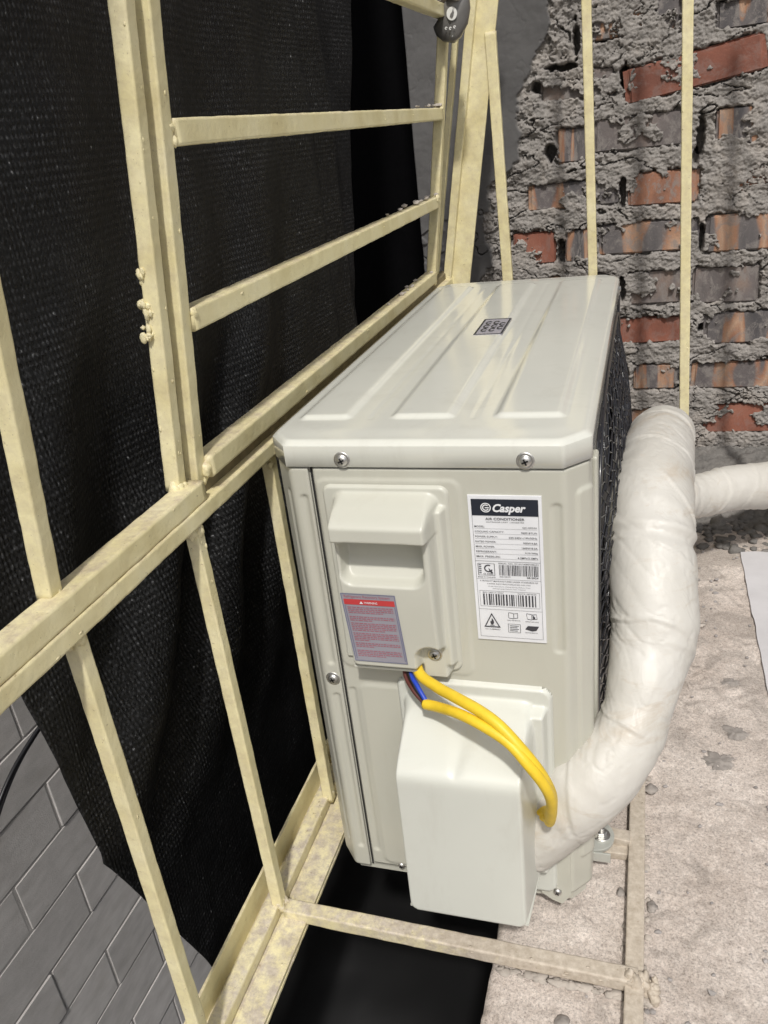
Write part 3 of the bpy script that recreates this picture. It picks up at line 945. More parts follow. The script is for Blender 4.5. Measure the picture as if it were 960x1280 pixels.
# end panel (service panel) -- relief
def end_relief(S, Z):
    x = S + c1
    h = .0012 + 0 * x
    e = sd_rrect(x, Z, .240, .302, .2495, .446, .0045); h -= .0016 * sstep(.001, -.0022, e)       # narrow channel
    e = sd_rrect(x, Z, .262, .05, .285, .455, .006); h += .0022 * sstep(.001, -.003, e)
    e = sd_rrect(x, Z, .0425, .028, .0495, .245, .0033); h -= .0016 * sstep(.001, -.0022, e)
    e = sd_rrect(x, Z, .0400, .270, .168, .4665, .010); h += .0012 * sstep(.001, -.003, e) * (x < .2)
    e = sd_rrect(x, Z, .052, .012, .232, .252, .010); h += .0012 * sstep(.001, -.004, e)
    h -= .0022 * sstep(.0025, .0, S)                     # rolled seam edge
    h -= .0022 * sstep(ZL - .0025, ZL, Z)
    return h
P, nx, ny = profile_grid([(c1 + .0012, 0), (D - c2, 0), (D, cy2), (D, .052)], .0095, ZL - .0006, end_relief)
ep = part(grid_obj(P, 'end_panel', M['body']))
ep.modifiers.new('t', 'SOLIDIFY').thickness = .0012

# rear corner panel, left of the seam
def corner_relief(S, Z):
    Ltot = .15 - cy1 + math.hypot(ch1, cy1) + c1 - ch1
    q = Ltot - S                                          # distance back from the seam
    h = .0012 + 0 * q
    e = sd_rrect(q, Z, .0050, .270, .0125, .450, .0036); h -= .0020 * sstep(.001, -.0025, e)
    e = sd_rrect(q, Z, .0050, .030, .0125, .236, .0036); h -= .0020 * sstep(.001, -.0025, e)
    e = sd_rrect(q, Z, .0245, .030, .0320, .452, .003); h -= .0013 * sstep(.001, -.002, e)
    h -= .0022 * sstep(.0022, 0, q)
    h -= .0022 * sstep(ZL - .0025, ZL, Z)
    return h
P, nx, ny = profile_grid([(0, .15), (0, cy1), (ch1, 0), (c1 - .0004, 0)], .0035, ZL - .0006, corner_relief)
cp = part(grid_obj(P, 'corner_panel', M['body']))
cp.modifiers.new('t', 'SOLIDIFY').thickness = .0012
part(MB().box((c1 - .0002, .0012, .004), (c1 + .0014, .004, ZL)).build('seam_gap', M['dark'], smooth=False))

# lower right plate with cut corner, below the panel by the valve cover
v, f = prism([(.2275, .0), (.2505, -.0008), (.2665, .018), (.2665, .030), (.2275, .030)], .0, .15)
v = np.array(v)
plate = MB()
pl = [(.2285, .0335), (.2365, .0275), (.2475, .0), (.2535, -.004), (.262, .006)]
plate.add([(.222, -.0022, .150), (.252, -.0022, .150), (.252, -.0022, .006), (.243, -.0022, -.008), (.233, -.0022, -.004), (.222, -.0022, .004),
           (.222, .004, .150), (.252, .004, .150), (.252, .004, .006), (.243, .004, -.008), (.233, .004, -.004), (.222, .004, .004)],
          [(0, 5, 4, 3, 2, 1), (6, 7, 8, 9, 10, 11), (0, 1, 7, 6), (1, 2, 8, 7), (2, 3, 9, 8), (3, 4, 10, 9), (4, 5, 11, 10), (5, 0, 6, 11)])
o = part(plate.build('lower_plate', M['body'], smooth=False)); bevel(o, .0008, 2)

# lid
def lid():
    e = .0028
    cc1, cc2, k1, k2 = ch1 + .001, c2, cy1, cy2
    nyy, nxx = 330, 124
    y = np.linspace(-e, L + e, nyy)
    def left(y):
        a = np.where(y < k1, (cc1) * (1 - (y + e) / (k1 + e)) - e, -e)
        return np.where(y > L - k1, cc1 * (1 - (L + e - y) / (k1 + e)) - e, a)
    def right(y):
        a = np.where(y < k2, D + e - (c2 + .003) * (1 - (y + e) / (k2 + e)), D + e)
        return np.where(y > L - k2, D + e - (c2 + .003) * (1 - (L + e - y) / (k2 + e)), a)
    u = np.linspace(0, 1, nxx)
    xl, xr = left(y), right(y)
    X = xl[:, None] + (xr - xl)[:, None] * u[None]; Y = y[:, None] + 0 * X
    # distance to the outline (approx.) for the rounded rim
    dl = np.minimum(X - (-e), (D + e) - X); dy = np.minimum(Y + e, L + e - Y)
    dc1 = ((X + e) * (k1 + e) + (Y + e) * cc1 - cc1 * (k1 + e)) / math.hypot(cc1, k1 + e)
    dc1b = ((X + e) * (k1 + e) + (L + e - Y) * cc1 - cc1 * (k1 + e)) / math.hypot(cc1, k1 + e)
    dc2 = ((D + e - X) * (k2 + e) + (Y + e) * (c2 + .003) - (c2 + .003) * (k2 + e)) / math.hypot(c2 + .003, k2 + e)
    dc2b = ((D + e - X) * (k2 + e) + (L + e - Y) * (c2 + .003) - (c2 + .003) * (k2 + e)) / math.hypot(c2 + .003, k2 + e)
    kk = .0016
    d = -kk * np.log(sum(np.exp(-np.maximum(q_, 0) / kk) for q_ in (dl, dy, dc1, dc1b, dc2, dc2b)))
    d = np.maximum(d, 0)
    Z = H - .0042 * np.clip(1 - d / .0055, 0, 1) ** 2.0
    Z = Z + .0008 * sstep(.006, .03, d)
    for (x0, x1, a) in ((.012, .062, 1), (.099, .1555, 1), (.1905, .249, 1)):
        s1 = sd_rrect(X, Y, x0, .050, x1, L - .045, .007)
        Z = Z + .0030 * sstep(.0012, -.0055, s1)
    for xx in (.081, .173):
        Z = Z - .0004 * np.exp(-((X - xx) / .0015) ** 2) * (np.abs(Y - L / 2) < L / 2 - .05)
    Z = Z + .0003 * np.sin(Y * 9) * np.sin(X * 14)
    top = np.stack([X, Y, Z], -1)
    mb = MB()
    v, q = grid(top, flip=True); mb.add(v, q)
    # skirt: follow boundary
    bd = np.concatenate([top[0, :], top[1:, -1], top[-1, ::-1][1:], top[::-1, 0][1:]])
    n = len(bd)
    cx, cyy = D / 2, L / 2
    rings = [bd]
    for dz, off in ((.0006, -.0001), (.004, -.0002), (.0185, -.0002), (.0192, .0010)):
        r_ = bd.copy(); r_[:, 2] = (H - .0042) - dz
        r_[:, 0] += np.sign(cx - r_[:, 0]) * off; r_[:, 1] += np.sign(cyy - r_[:, 1]) * off
        rings.append(r_)
    V = np.concatenate(rings); F = []
    for k in range(len(rings) - 1):
        for i in range(n - 1):
            F.append((k * n + i, (k + 1) * n + i, (k + 1) * n + i + 1, k * n + i + 1))
    mb.add(V, F)
    return part(mb.build('lid', M['lid']))
lid_o = lid()
o = part(MB().box((c1 + .002, .0006, ZL - .0022), (D - c2 - .001, .006, ZL + .003)).build('lid_joint', M['dark'], smooth=False))

# screws
def screw(loc, nrm, r=.0052, mat='steel', parent=ac, washer=True):
    prof = [(0, .0034), (.35, .0033), (.72, .0028), (.95, .0017), (1.0, .0004), (1.0, 0)]
    mb = MB(); ns = 20
    prof = [(a * r, b) for a, b in prof]
    if washer: prof = prof[:-1] + [(r * 1.02, .0006), (r * 1.38, .0005), (r * 1.42, 0)]
    V = []; F = []
    for (a, b) in prof:
        for j in range(ns):
            g = j / ns * 2 * math.pi; V.append((a * math.cos(g), a * math.sin(g), b))
    for i in range(len(prof) - 1):
        for j in range(ns):
            k = (j + 1) % ns; F.append((i * ns + j, (i + 1) * ns + j, (i + 1) * ns + k, i * ns + k))
    mb.add(V, F)
    n = Vector(nrm).normalized(); Rm = n.to_track_quat('Z', 'Y').to_matrix()
    def tr(vv): return [tuple(Vector(loc) + Rm @ Vector(p)) for p in vv]
    m2 = MB(); m2.add(tr(V), F)
    s_ = m2.build('screw', M[mat])
    part(s_, parent)
    x = MB()
    a, b = r * .52, r * .13
    for (p, q_) in ((a, b), (b, a)):
        vv = [(sx * p, sy * q_, z) for z in (.0024, .0036) for sx, sy in ((-1, -1), (1, -1), (1, 1), (-1, 1))]
        ang = .4
        vv = [(c_[0] * math.cos(ang) - c_[1] * math.sin(ang), c_[0] * math.sin(ang) + c_[1] * math.cos(ang), c_[2]) for c_ in vv]
        x.add(tr(vv), [(0, 3, 2, 1), (4, 5, 6, 7), (0, 1, 5, 4), (1, 2, 6, 5), (2, 3, 7, 6), (3, 0, 4, 7)])
    rc_ = x.build('screw_recess', M['dark'], smooth=False)
    rc_.parent = s_ if parent is ac else parent
    return s_
screw((.070, -.0030, .4835), (0, -1, 0), .0052)
screw((.223, -.0030, .4835), (0, -1, 0), .0052)
screw((.0285, -.0010, .2535), (0, -1, 0), .0052)
screw((.0725, -.0004, .0110), (0, -1, 0), .0038, 'steel', ac, False)
screw((.2385, -.0024, .0100), (0, -1, 0), .0042, 'steel', ac, False)
screw((D + .0028, L - .04, .485), (1, 0, 0), .005)

# electrical cover
def el_cover():
    st = .0012
    X, Z = np.meshgrid(np.arange(.045, .1665, st), np.arange(.268, .4645, st), indexing='ij')
    skew = (.46 - Z) * .012                      # right edge runs slightly outwards going down
    A = sd_rrect(X, Z, .0472, .2765, .1600, .4620, .009)
    fl = .0046 * sstep(.0004, -.0028, A)
    B = sd_rrect(X, Z, .0585, .2870, .1500, .4560, .010)
    top = .007 + .029 * sstep(.458, .4365, Z)              # hood slopes forward going down
    low = .0220 + .0045 * sstep(.29, .38, Z)
    core = np.where(Z > .4235, top, low)
    core = low * sstep(.4255, .4225, Z) + top * sstep(.4225, .4255, Z)
    Rr = sd_rrect(X, Z, .0645, .3790, .1395, .4248, .012)
    rec = sstep(.001, -.004, Rr) * sstep(.4265, .4235, Z)
    core = core * (1 - rec) + (.0065 + .012 * sstep(.40, .376, Z)) * rec
    hood = sstep(.4225, .4255, Z)
    # hood is narrower than the flange: left flush, right corner rounded
    Hd = sd_rrect(X, Z, .0560, .4235, .1500, .4580, .012)
    side_ = sstep(.001, -.006, B)
    h = fl + core * side_
    # right-hand second step beside the body
    S2 = sd_rrect(X, Z, .1430, .2865, .1560, .445, .004)
    h = np.maximum(h, fl + .0085 * sstep(.001, -.004, S2))
    # screw well, open downward
    wl = np.where(Z > .3035, np.hypot(X - .1365, Z - .3035) - .0130, np.abs(X - .1365) - .0130)
    well = sstep(.0012, -.0030, wl)
    h = h * (1 - well) + .0125 * well
    mask = A < .0005
    # cut-outs at the lower edge
    mask &= ~((Z < .2855) & (X < .1240))
    P = np.stack([X, -h - .0010, Z], -1)
    return part(grid_obj(P, 'cable_cover', M['plastic'], mask=mask))
cov = el_cover()
# lower lip of the cover (closes the bottom of the body)
o = part(MB().box((.0615, -.0232, .2858), (.1235, -.0005, .2884)).build('cover_lip', M['plastic'], smooth=False)); bevel(o, .001, 2)
screw((.1370, -.0132, .3000), (0, -1, 0), .0050)

# valve cover
def valve_cover():
    st = .0013
    X, Z = np.meshgrid(np.arange(.088, .2445, st), np.arange(-.0, .2685, st), indexing='ij')
    A = sd_rrect(X, Z, .0935, .010, .2390, .2650, .011)
    fl = .0052 * sstep(.0004, -.0028, A)
    lx = .1005 - .004 * sstep(.2, .05, Z); rx = .2262
    B = sd_rrect(X, Z, .1005, .0420, .2262, .2540, .016)
    slope = .0030 + (.2520 - Z) * 1.95
    front = .0725 + .0035 * sstep(.22, .05, Z)
    k = .006
    # smooth minimum of the sloped roof and the front
    core = -k * np.log(np.exp(-slope / k) + np.exp(-front / k))
    core = np.maximum(core, 0)
    # pinched flute in the sloping roof
    t = np.clip((.2520 - Z) / .035, 0, 1.2)
    fx = .165 - .004 * t
    g = np.exp(-((X - fx) / (.0115 * (1.15 - t) + .002)) ** 2) * sstep(1.15, .75, t) * sstep(0, .2, t)
    core = core - .0040 * g * (X < fx + .5)
    R_ = sd_rrect(X, Z, .2170, .05, .2345, .247, .004)
    h = fl + core * sstep(.0008, -.0085, B)
    h = np.maximum(h, fl + .014 * sstep(.001, -.004, R_))
    mask = (A < .0005)
    mask &= ~((Z < .040) & (X < .215))
    mask &= ~((Z < .040) & (X > .2155) & (Z < .0))
    P = np.stack([X, -h - .0010, Z], -1)
    return part(grid_obj(P, 'valve_cover', M['vplastic'], mask=mask))
vc = valve_cover()
vcl = MB().add([(.105, -.074, .0440), (.2195, -.0745, .0440), (.2235, -.004, .0400), (.102, -.004, .0400),
                (.105, -.074, .0462), (.2195, -.0745, .0462), (.2235, -.004, .0422), (.102, -.004, .0422)],
               [(0, 3, 2, 1), (4, 5, 6, 7), (0, 1, 5, 4), (1, 2, 6, 5), (2, 3, 7, 6), (3, 0, 4, 7)]).build('cover_floor', M['vplastic'], smooth=False)
part(vcl)

# right side: panel, fan opening, blades, net guard
part(MB().box((D - .0015, .053, .012), (D + .0010, L - .022, ZL - .002)).build('front_panel', M['body'], smooth=False))
FC = (.395, .245)
n = 64
v = [(D + .0014, FC[0], FC[1])] + [(D + .0014, FC[0] + .205 * math.cos(2 * math.pi * i / n), FC[1] + .205 * math.sin(2 * math.pi * i / n)) for i in range(n)]
part(MB().add(v, [(0, i + 1, (i + 1) % n + 1) for i in range(n)]).build('fan_opening', M['fan'], smooth=False))
fb = MB()
for k in range(3):
    a0 = k * 2.0944 + .5
    Rr, Tt = np.meshgrid(np.linspace(.04, .195, 14), np.linspace(0, 1, 12), indexing='ij')
    an = a0 + Tt * (1.25 - .2 * Rr / .2) + Rr * 1.5
    P = np.stack([D + .0035 + .010 * Tt * (Rr / .2), FC[0] + Rr * np.cos(an), FC[1] + Rr * np.sin(an)], -1)
    v, q = grid(P); fb.add(v, q)
fan = part(fb.build('fan', M['fan'])); fan.modifiers.new('t', 'SOLIDIFY').thickness = .0015

def guard_x(y, z):
    a = np.abs((y - .385) / .300); b = np.abs((z - .245) / .229)
    r = (a ** 3.2 + b ** 3.2) ** (1 / 3.2)
    return D + .003 + .0255 * np.clip(1 - r ** 3.0, 0, 1)
gm = MB(); rg = random.Random(4)
cell = .021; cz = .0100
ny_, nz_ = int(.62 / cell), int(.45 / (cell * .866)) * 1
pts = {}
def gp(i, j, s):
    key = (i, j, s)
    if key not in pts:
        y = .092 + (i + (.5 if j % 2 else 0)) * cell + rg.uniform(-.30, .30) * cell
        z = .022 + j * cz + (s - .5) * cz * .5 + rg.uniform(-.25, .25) * cz
        pts[key] = (y, z)
    return pts[key]
def strand(a, b, r=.00115):
    y0, z0 = a; y1, z1 = b
    if min(z0, z1) < .018 or max(z0, z1) > .472 or min(y0, y1) < .085 or max(y0, y1) > .690: return
    p = np.array([float(guard_x(y0, z0)), y0, z0]); q_ = np.array([float(guard_x(y1, z1)), y1, z1])
    t = q_ - p; t /= np.linalg.norm(t) + 1e-9
    s1 = np.cross(t, [1, 0, 0]); s1 /= np.linalg.norm(s1) + 1e-9; s2 = np.cross(t, s1)
    V = [pp + r * (math.cos(g) * s1 + math.sin(g) * s2) for pp in (p - t * r * .6, q_ + t * r * .6) for g in (0, 2.094, 4.189)]
    gm.add(V, [(0, 1, 4, 3), (1, 2, 5, 4), (2, 0, 3, 5)])
NJ = int(.45 / cz)
for j in range(NJ + 1):
    for i in range(int(.635 / cell) + 1):
        a, b = gp(i, j, 0), gp(i, j, 1)
        strand(a, b)
        o_ = 1 if j % 2 else 0
        strand(b, gp(i + o_, j + 1, 0)); strand(b, gp(i - 1 + o_, j + 1, 0))
part(gm.build('fan_guard', M['guard']))
# guard rim wire
rim = []
for k in range(121):
    g = 2 * math.pi * k / 120
    cs, sn = math.cos(g), math.sin(g)
    rim.append((D + .004, .385 + .300 * math.copysign(abs(cs) ** .45, cs), .245 + .229 * math.copysign(abs(sn) ** .45, sn)))
v, f = tube(rim, .0018, 8, False); part(MB().add(v, f).build('guard_rim', M['guard']))
# raised edge strip at the near end of the front panel
o = part(MB().box((D + .0002, .054, .03), (D + .0050, .074, .4640)).build('edge_strip', M['body'], smooth=False)); bevel(o, .003, 3)

# feet with bolts
for y in (.092, .640):
    ft = MB()
    ft.box((.225, y - .026, -.0075), (.268, y + .026, -.0045))
    ns = 14
    top = [(.262, y - .026)] + [(.272 + .019 * math.cos(a), y + .022 * math.sin(a) + .0) for a in np.linspace(-math.pi / 2, math.pi / 2, ns)] + [(.262, y + .026)]
    v, f = prism([(a, b) for a, b in top], -.0075, -.0035); ft.add(v, f)
    v, f = prism([(.262, y - .026), (.288, y - .026), (.288, y - .0235), (.262, y - .0235)], -.016, -.0036); ft.add(v, f)
    foot = part(ft.build('foot', M['pale_metal'], smooth=False)); bevel(foot, .0006, 2)
    bt = MB()
    n6 = [(.277 + .0062 * math.cos(k * math.pi / 3), y + .0062 * math.sin(k * math.pi / 3)) for k in range(6)]
    v, f = prism([(.277 + .0098 * math.cos(k * math.pi / 12), y + .0098 * math.sin(k * math.pi / 12)) for k in range(24)], -.0034, -.0020); bt.add(v, f)
    v, f = prism(n6, -.0020, .0030); bt.add(v, f)
    v, f = prism([(.277 + .0032 * math.cos(k * math.pi / 6), y + .0032 * math.sin(k * math.pi / 6)) for k in range(12)], .0030, .0075); bt.add(v, f)
    b_ = bt.build('bolt', M['steel'], smooth=False); b_.parent = foot; bevel(b_, .0004, 1)

# ---------------------------------------------------------------- labels
texts = []
def glyph_mesh(s, bold=0., shear=0.):
    cu = bpy.data.curves.new('t', 'FONT'); cu.body = s; cu.size = 1; cu.offset = bold; cu.shear = shear; cu.resolution_u = 3
    ob = bpy.data.objects.new('t', cu); C.objects.link(ob); bpy.context.view_layer.update()
    me = bpy.data.meshes.new_from_object(ob.evaluated_get(bpy.context.evaluated_depsgraph_get()))
    v = np.array([x.co[:2] for x in me.vertices]); f = [tuple(p.vertices) for p in me.polygons]
    bpy.data.objects.remove(ob); bpy.data.curves.remove(cu); bpy.data.meshes.remove(me)
    return v, f
class Print:
    """flat ink shapes on a label: u 0..1 across, v 0..1 down; to3(u, v, lift)"""
    def __init__(s, to3): s.to3 = to3; s.m = MB()
    def poly(s, pts, lift=.0003):
        s.m.add([s.to3(u, v, lift) for u, v in pts], [tuple(range(len(pts)))])
    def rect(s, u0, v0, u1, v1, lift=.0003): s.poly([(u0, v0), (u1, v0), (u1, v1), (u0, v1)], lift)
    def frame(s, u0, v0, u1, v1, tu, tv):
        s.rect(u0, v0, u1, v0 + tv); s.rect(u0, v1 - tv, u1, v1); s.rect(u0, v0 + tv, u0 + tu, v1 - tv); s.rect(u1 - tu, v0 + tv, u1, v1 - tv)
    def text(s, t, u0, v0, u1, v1, bold=0., shear=0., lift=.0004):
        v, f = glyph_mesh(t, bold, shear)
        mn, mx = v.min(0), v.max(0)
        q = (v - mn) / (mx - mn)
        s.m.add([s.to3(u0 + a * (u1 - u0), v1 - b * (v1 - v0), lift) for a, b in q], f)
    def ring(s, cu, cv, ru, rv, k=.7, a0=0, a1=360, n=24, lift=.0004):
        for i in range(n):
            g0 = math.radians(a0 + (a1 - a0) * i / n); g1 = math.radians(a0 + (a1 - a0) * (i + 1) / n)
            s.poly([(cu + ru * k * math.cos(g0), cv - rv * k * math.sin(g0)), (cu + ru * math.cos(g0), cv - rv * math.sin(g0)),
                    (cu + ru * math.cos(g1), cv - rv * math.sin(g1)), (cu + ru * k * math.cos(g1), cv - rv * k * math.sin(g1))], lift)
    def build(s, name, mat, parent):
        o = s.m.build(name, mat, None, False); o.parent = parent; return o

# nameplate
NX0, NX1, NZ0, NZ1 = .1745, .2345, .3130, .4530
def n3(u, v, lift): return (NX0 + .0008 * v + (NX1 - NX0) * u, -.0022 - lift, NZ1 - (NZ1 - NZ0) * v)
npl = MB().add([n3(0, 0, .0004), n3(1, 0, .0004), n3(1, 1, .0004), n3(0, 1, .0004), n3(0, 0, -.002), n3(1, 0, -.002), n3(1, 1, -.002), n3(0, 1, -.002)],
               [(0, 3, 2, 1), (0, 1, 5, 4), (1, 2, 6, 5), (2, 3, 7, 6), (3, 0, 4, 7)]).build('nameplate', M['sticker'], smooth=False)
part(npl)
def n3b(u, v, lift): return n3(u, v, lift + .0005)
ink = Print(n3b); nav = Print(n3b); wht = Print(n3b)
nav.rect(.045, .022, .955, .128)
wht.text('Casper', .34, .050, .79, .118, .035, .28, .0008)
wht.ring(.245, .075, .072, .031, .80, 0, 360, 28, .0008)
wht.ring(.245, .075, .048, .0205, .66, 40, 330, 20, .0008)
wht.rect(.235, .072, .292, .079, .0008)
ink.text('AIR CONDITIONER', .23, .141, .765, .157, .012)
ink.text('OUTDOOR UNIT  | INVERTER', .235, .166, .76, .175, .006)
rows_ = [('MODEL:', 'QC-09IS36'), ('COOLING CAPACITY:', '9600 BTU/h'), ('POWER SUPPLY:', '220-240V~/1Ph/50Hz'), ('RATED POWER:', '900W/4.8A'),
         ('MAX. POWER:', '1600W/8.0A'), ('REFRIGERANT:', 'R32/380g'), ('MAX. PRESSURE:', '4.3MPa/2.6MPa')]
for i, (a, b) in enumerate(rows_):
    v0 = .194 + i * .0335
    ink.text(a, .07, v0, .07 + .024 * len(a), v0 + .0115, .004); ink.text(b, .925 - .0215 * len(b), v0 + .003, .925, v0 + .0145, .004)
    ink.rect(.07, v0 + .0195, .93, v0 + .0205)
ink.frame(.045, .022, .955, .975, .004, .0016)
ink.rect(.045, .432, .955, .4338)
ink.frame(.075, .449, .315, .532, .008, .002)
ink.ring(.225, .483, .062, .026, .70, 60, 400 - 60, 22); ink.poly([(.225, .48), (.29, .512), (.265, .518), (.235, .50)])
ink.text('O 5000', .15, .516, .29, .526, .004)
for k in range(5): ink.rect(.09, .457 + k * .014, .125, .463 + k * .014)
ink.text('MADE IN THAILAND', .07, .540, .32, .548, .002)
ink.text('SERIAL NO: 271021408259BU01', .37, .441, .93, .450, .003)
rb = random.Random(2)
def barcode(u0, v0, u1, v1, thick):
    u = u0
    while u < u1:
        a = rb.choice([.6, 1, 1.6]) * thick; ink.rect(u, v0, min(u + a, u1), v1); u += a + rb.choice([.6, 1, 1.5]) * thick
barcode(.375, .456, .925, .528, .0085)
ink.text('R02-24179', .38, .533, .53, .542, .003); ink.text('08.2024', .76, .531, .92, .543, .014)
ink.rect(.045, .556, .955, .5574)
ink.text('A PRODUCT MANUFACTURED UNDER STANDARDS OF', .09, .566, .91, .575, .003)
ink.text('CASPER ELECTRIC(THAILAND) CO.,LTD.', .19, .586, .81, .595, .007)
ink.text('101/98 Navanakorn, Khlong Nueng, Pathum Thani', .20, .605, .80, .612, .002)
ink.text('Khlong Luang, Pathum Thani, Thailand', .27, .620, .73, .627, .002)
ink.frame(.075, .640, .925, .752, .004, .0016)
ink.text('M/N: 2402171-05407', .12, .648, .42, .656, .003); ink.text('DATA 08/2024', .62, .648, .88, .656, .003)
barcode(.12, .662, .885, .742, .0145)
ink.rect(.045, .772, .955, .7735)
tri = [(.225, .800), (.345, .905), (.105, .905)]
for a, b in ((0, 1), (1, 2), (2, 0)):
    p, q_ = tri[a], tri[b]; c = (.225, .868)
    ip = (c[0] + (p[0] - c[0]) * .78, c[1] + (p[1] - c[1]) * .78); iq = (c[0] + (q_[0] - c[0]) * .78, c[1] + (q_[1] - c[1]) * .78)
    ink.poly([p, q_, iq, ip])
ink.poly([(.225, .836), (.245, .852), (.253, .868), (.24, .885), (.21, .885), (.197, .868), (.205, .857), (.215, .862)])
ink.rect(.19, .889, .26, .892)
ink.text('R32  FLAMMABLE', .12, .915, .34, .922, .002)
def book(cu, cv, w_, h_, sk=0.):
    for s_ in (-1, 1):
        pts_ = [(cu, cv - h_ * .8), (cu + s_ * w_, cv - h_), (cu + s_ * w_ + sk, cv + h_ * .8), (cu, cv + h_)]
        for a in range(4):
            p, q_ = pts_[a], pts_[(a + 1) % 4]; du, dv = (q_[0] - p[0]), (q_[1] - p[1])
            nn = (-dv * .43, du / .43); l_ = math.hypot(nn[0], nn[1]) + 1e-9; nn = (nn[0] / l_ * .007, nn[1] / l_ * .0032)
            ink.poly([p, q_, (q_[0] + nn[0], q_[1] + nn[1]), (p[0] + nn[0], p[1] + nn[1])])
book(.54, .812, .065, .020); book(.80, .812, .070, .020, .01)
ink.poly([(.815, .800), (.85, .815), (.85, .830), (.82, .830)])
ink.text('READ THE MANUAL', .45, .842, .64, .849, .002); ink.text('OPERATION GUIDE', .71, .845, .90, .852, .002)
ink.frame(.455, .872, .635, .935, .006, .002)
for k in range(4): ink.rect(.48, .884 + k * .012, .61 - .02 * (k % 2), .888 + k * .012)
ink.poly([(.70, .905), (.74, .880), (.90, .880), (.86, .912), (.80, .918)])
ink.text('SERVICE MANUAL', .70, .925, .88, .932, .002)
part_ink = ink.build('lettering', M['ink'], npl); nav.build('title_band', M['navy'], npl); wht.build('maker_name', M['sticker'], npl)

# warning label on the cable cover
def w3(u, v, lift):
    x = .0628 + .0033 * v + .0495 * u; z = .3715 - .0735 * v
    low_ = .0220 + .0045 * float(sstep(.29, .38, z))
    return (x, -(.0046 + low_ + .0016) - lift, z)
wl = MB(); K = 8
for i in range(K + 1):
    wl.add([w3(0, i / K, 0), w3(1, i / K, 0)], [])
wl.f = [(2 * i, 2 * i + 1, 2 * i + 3, 2 * i + 2)[::-1] for i in range(K)]
wlab = part(wl.build('warning_label', M['sticker_grey'], smooth=False))
rp = Print(w3); band = Print(w3); bo = Print(w3); ww = Print(w3)
bo.frame(.0, .0, 1.0, 1.0, .018, .010); bo.rect(.04, .165, .055, .965); bo.rect(.955, .165, .97, .965)
for k in range(6): band.rect(.04 + k * .155, .078, .04 + (k + 1) * .155 - .0, .155, .0003)
rp.text('Refrigerant Recovery System', .06, .022, .90, .066, .004)
ww.text('WARNING', .42, .102, .66, .132, .01, 0, .0008); ww.poly([(.33, .135), (.365, .098), (.40, .135)], .0008)
rr_ = random.Random(6)
v0 = .185
for blk, nl in enumerate((4, 3, 5, 5, 3, 4)):
    for l_ in range(nl):
        u = .085
        end = .92 if l_ < nl - 1 else rr_.uniform(.35, .75)
        while u < end:
            w_ = rr_.uniform(.025, .085)
            rp.rect(u, v0, min(u + w_, end), v0 + .0115, .0004); u += w_ + .014
        v0 += .0262
    v0 += .018 if blk not in (0, 4) else .034
bo.build('border', M['blueedge'], wlab); band.build('red_band', M['red'], wlab); rp.build('lettering', M['redtext'], wlab); ww.build('warning_word', M['sticker'], wlab)

# sticker on the lid
def l3(u, v, lift):
    x = .1205 + .0335 * u; y = .408 - .078 * v
    return (x, y, H + .0042 + lift)
ls = MB().add([(x, y, z) for x, y, z in (l3(0, 0, 0), l3(1, 0, 0), l3(1, 1, 0), l3(0, 1, 0), l3(0, 0, -.0012), l3(1, 0, -.0012), l3(1, 1, -.0012), l3(0, 1, -.0012))],
              [(0, 3, 2, 1), (0, 1, 5, 4), (1, 2, 6, 5), (2, 3, 7, 6), (3, 0, 4, 7)]).build('lid_sticker', M['sticker_grey'], smooth=False)
part(ls)
lp = Print(l3)
lp.frame(0, 0, 1, 1, .07, .03)
for cu_, cv_ in ((.27, .27), (.27, .5), (.27, .73), (.55, .27), (.55, .5), (.55, .73), (.8, .38), (.8, .62)):
    lp.ring(cu_, cv_, .12, .105, .55, 30, 330, 14)
lp.build('sticker_print', M['navy'], ls)

# ================================================================ CABLE
cable = empty('power_cable', (.118, -.02, .285))
tag(cable, 'yellow power cable looping from the cable cover behind the wrapped pipe', 'cable')
ci = Matrix.Translation(Vector((.118, -.02, .285))).inverted()
def strandc(pts, r, mat, name='strand', sides=14, per=14):
    v, f = tube(catmull(pts, per), r, sides); o = MB().add(v, f).build(name, M[mat], cable); o.matrix_parent_inverse = ci; return o
strandc([(.114, .000, .300), (.1224, -.0200, .2840), (.1417, -.0360, .2824), (.1631, -.0520, .2850), (.1864, -.0660, .2844), (.2044, -.0760, .2790), (.2213, -.0840, .2656),
         (.2351, -.0860, .2468), (.2428, -.0800, .2227), (.2436, -.0680, .1962), (.2395, -.0500, .1623), (.2345, -.030, .146), (.226, -.022, .134)], .0050, 'yellow', 'sheathed_cable')
strandc([(.1309, -.0400, .2650), (.1449, -.0460, .2678), (.1680, -.0620, .2756), (.1911, -.0745, .2755), (.2122, -.0835, .2690), (.2275, -.0905, .2560),
         (.2395, -.0900, .2365), (.2445, -.0835, .2151), (.2436, -.0710, .1883), (.239, -.052, .156), (.2345, -.032, .141), (.227, -.024, .130)], .0047, 'yellow', 'sheathed_cable')
strandc([(.108, .004, .300), (.1123, -.0160, .2821), (.1228, -.0300, .2758), (.1335, -.0405, .2662)], .0022, 'blue', 'core_wire', 10)
strandc([(.104, .004, .300), (.1075, -.0160, .2799), (.1179, -.0300, .2718), (.1330, -.0410, .2638)], .0020, 'brown', 'core_wire', 10)
strandc([(.105, .002, .300), (.1095, -.0140, .2840), (.1200, -.0290, .2742), (.1325, -.0400, .2655)], .0021, 'black', 'core_wire', 10)
# dark mouth of the outer sheath end
v, f = ico(1)
o = MB().add(np.array((.1305, -.0398, .2650)) + v * .0036, f).build('sheath_mouth', M['dark'], cable); o.matrix_parent_inverse = ci

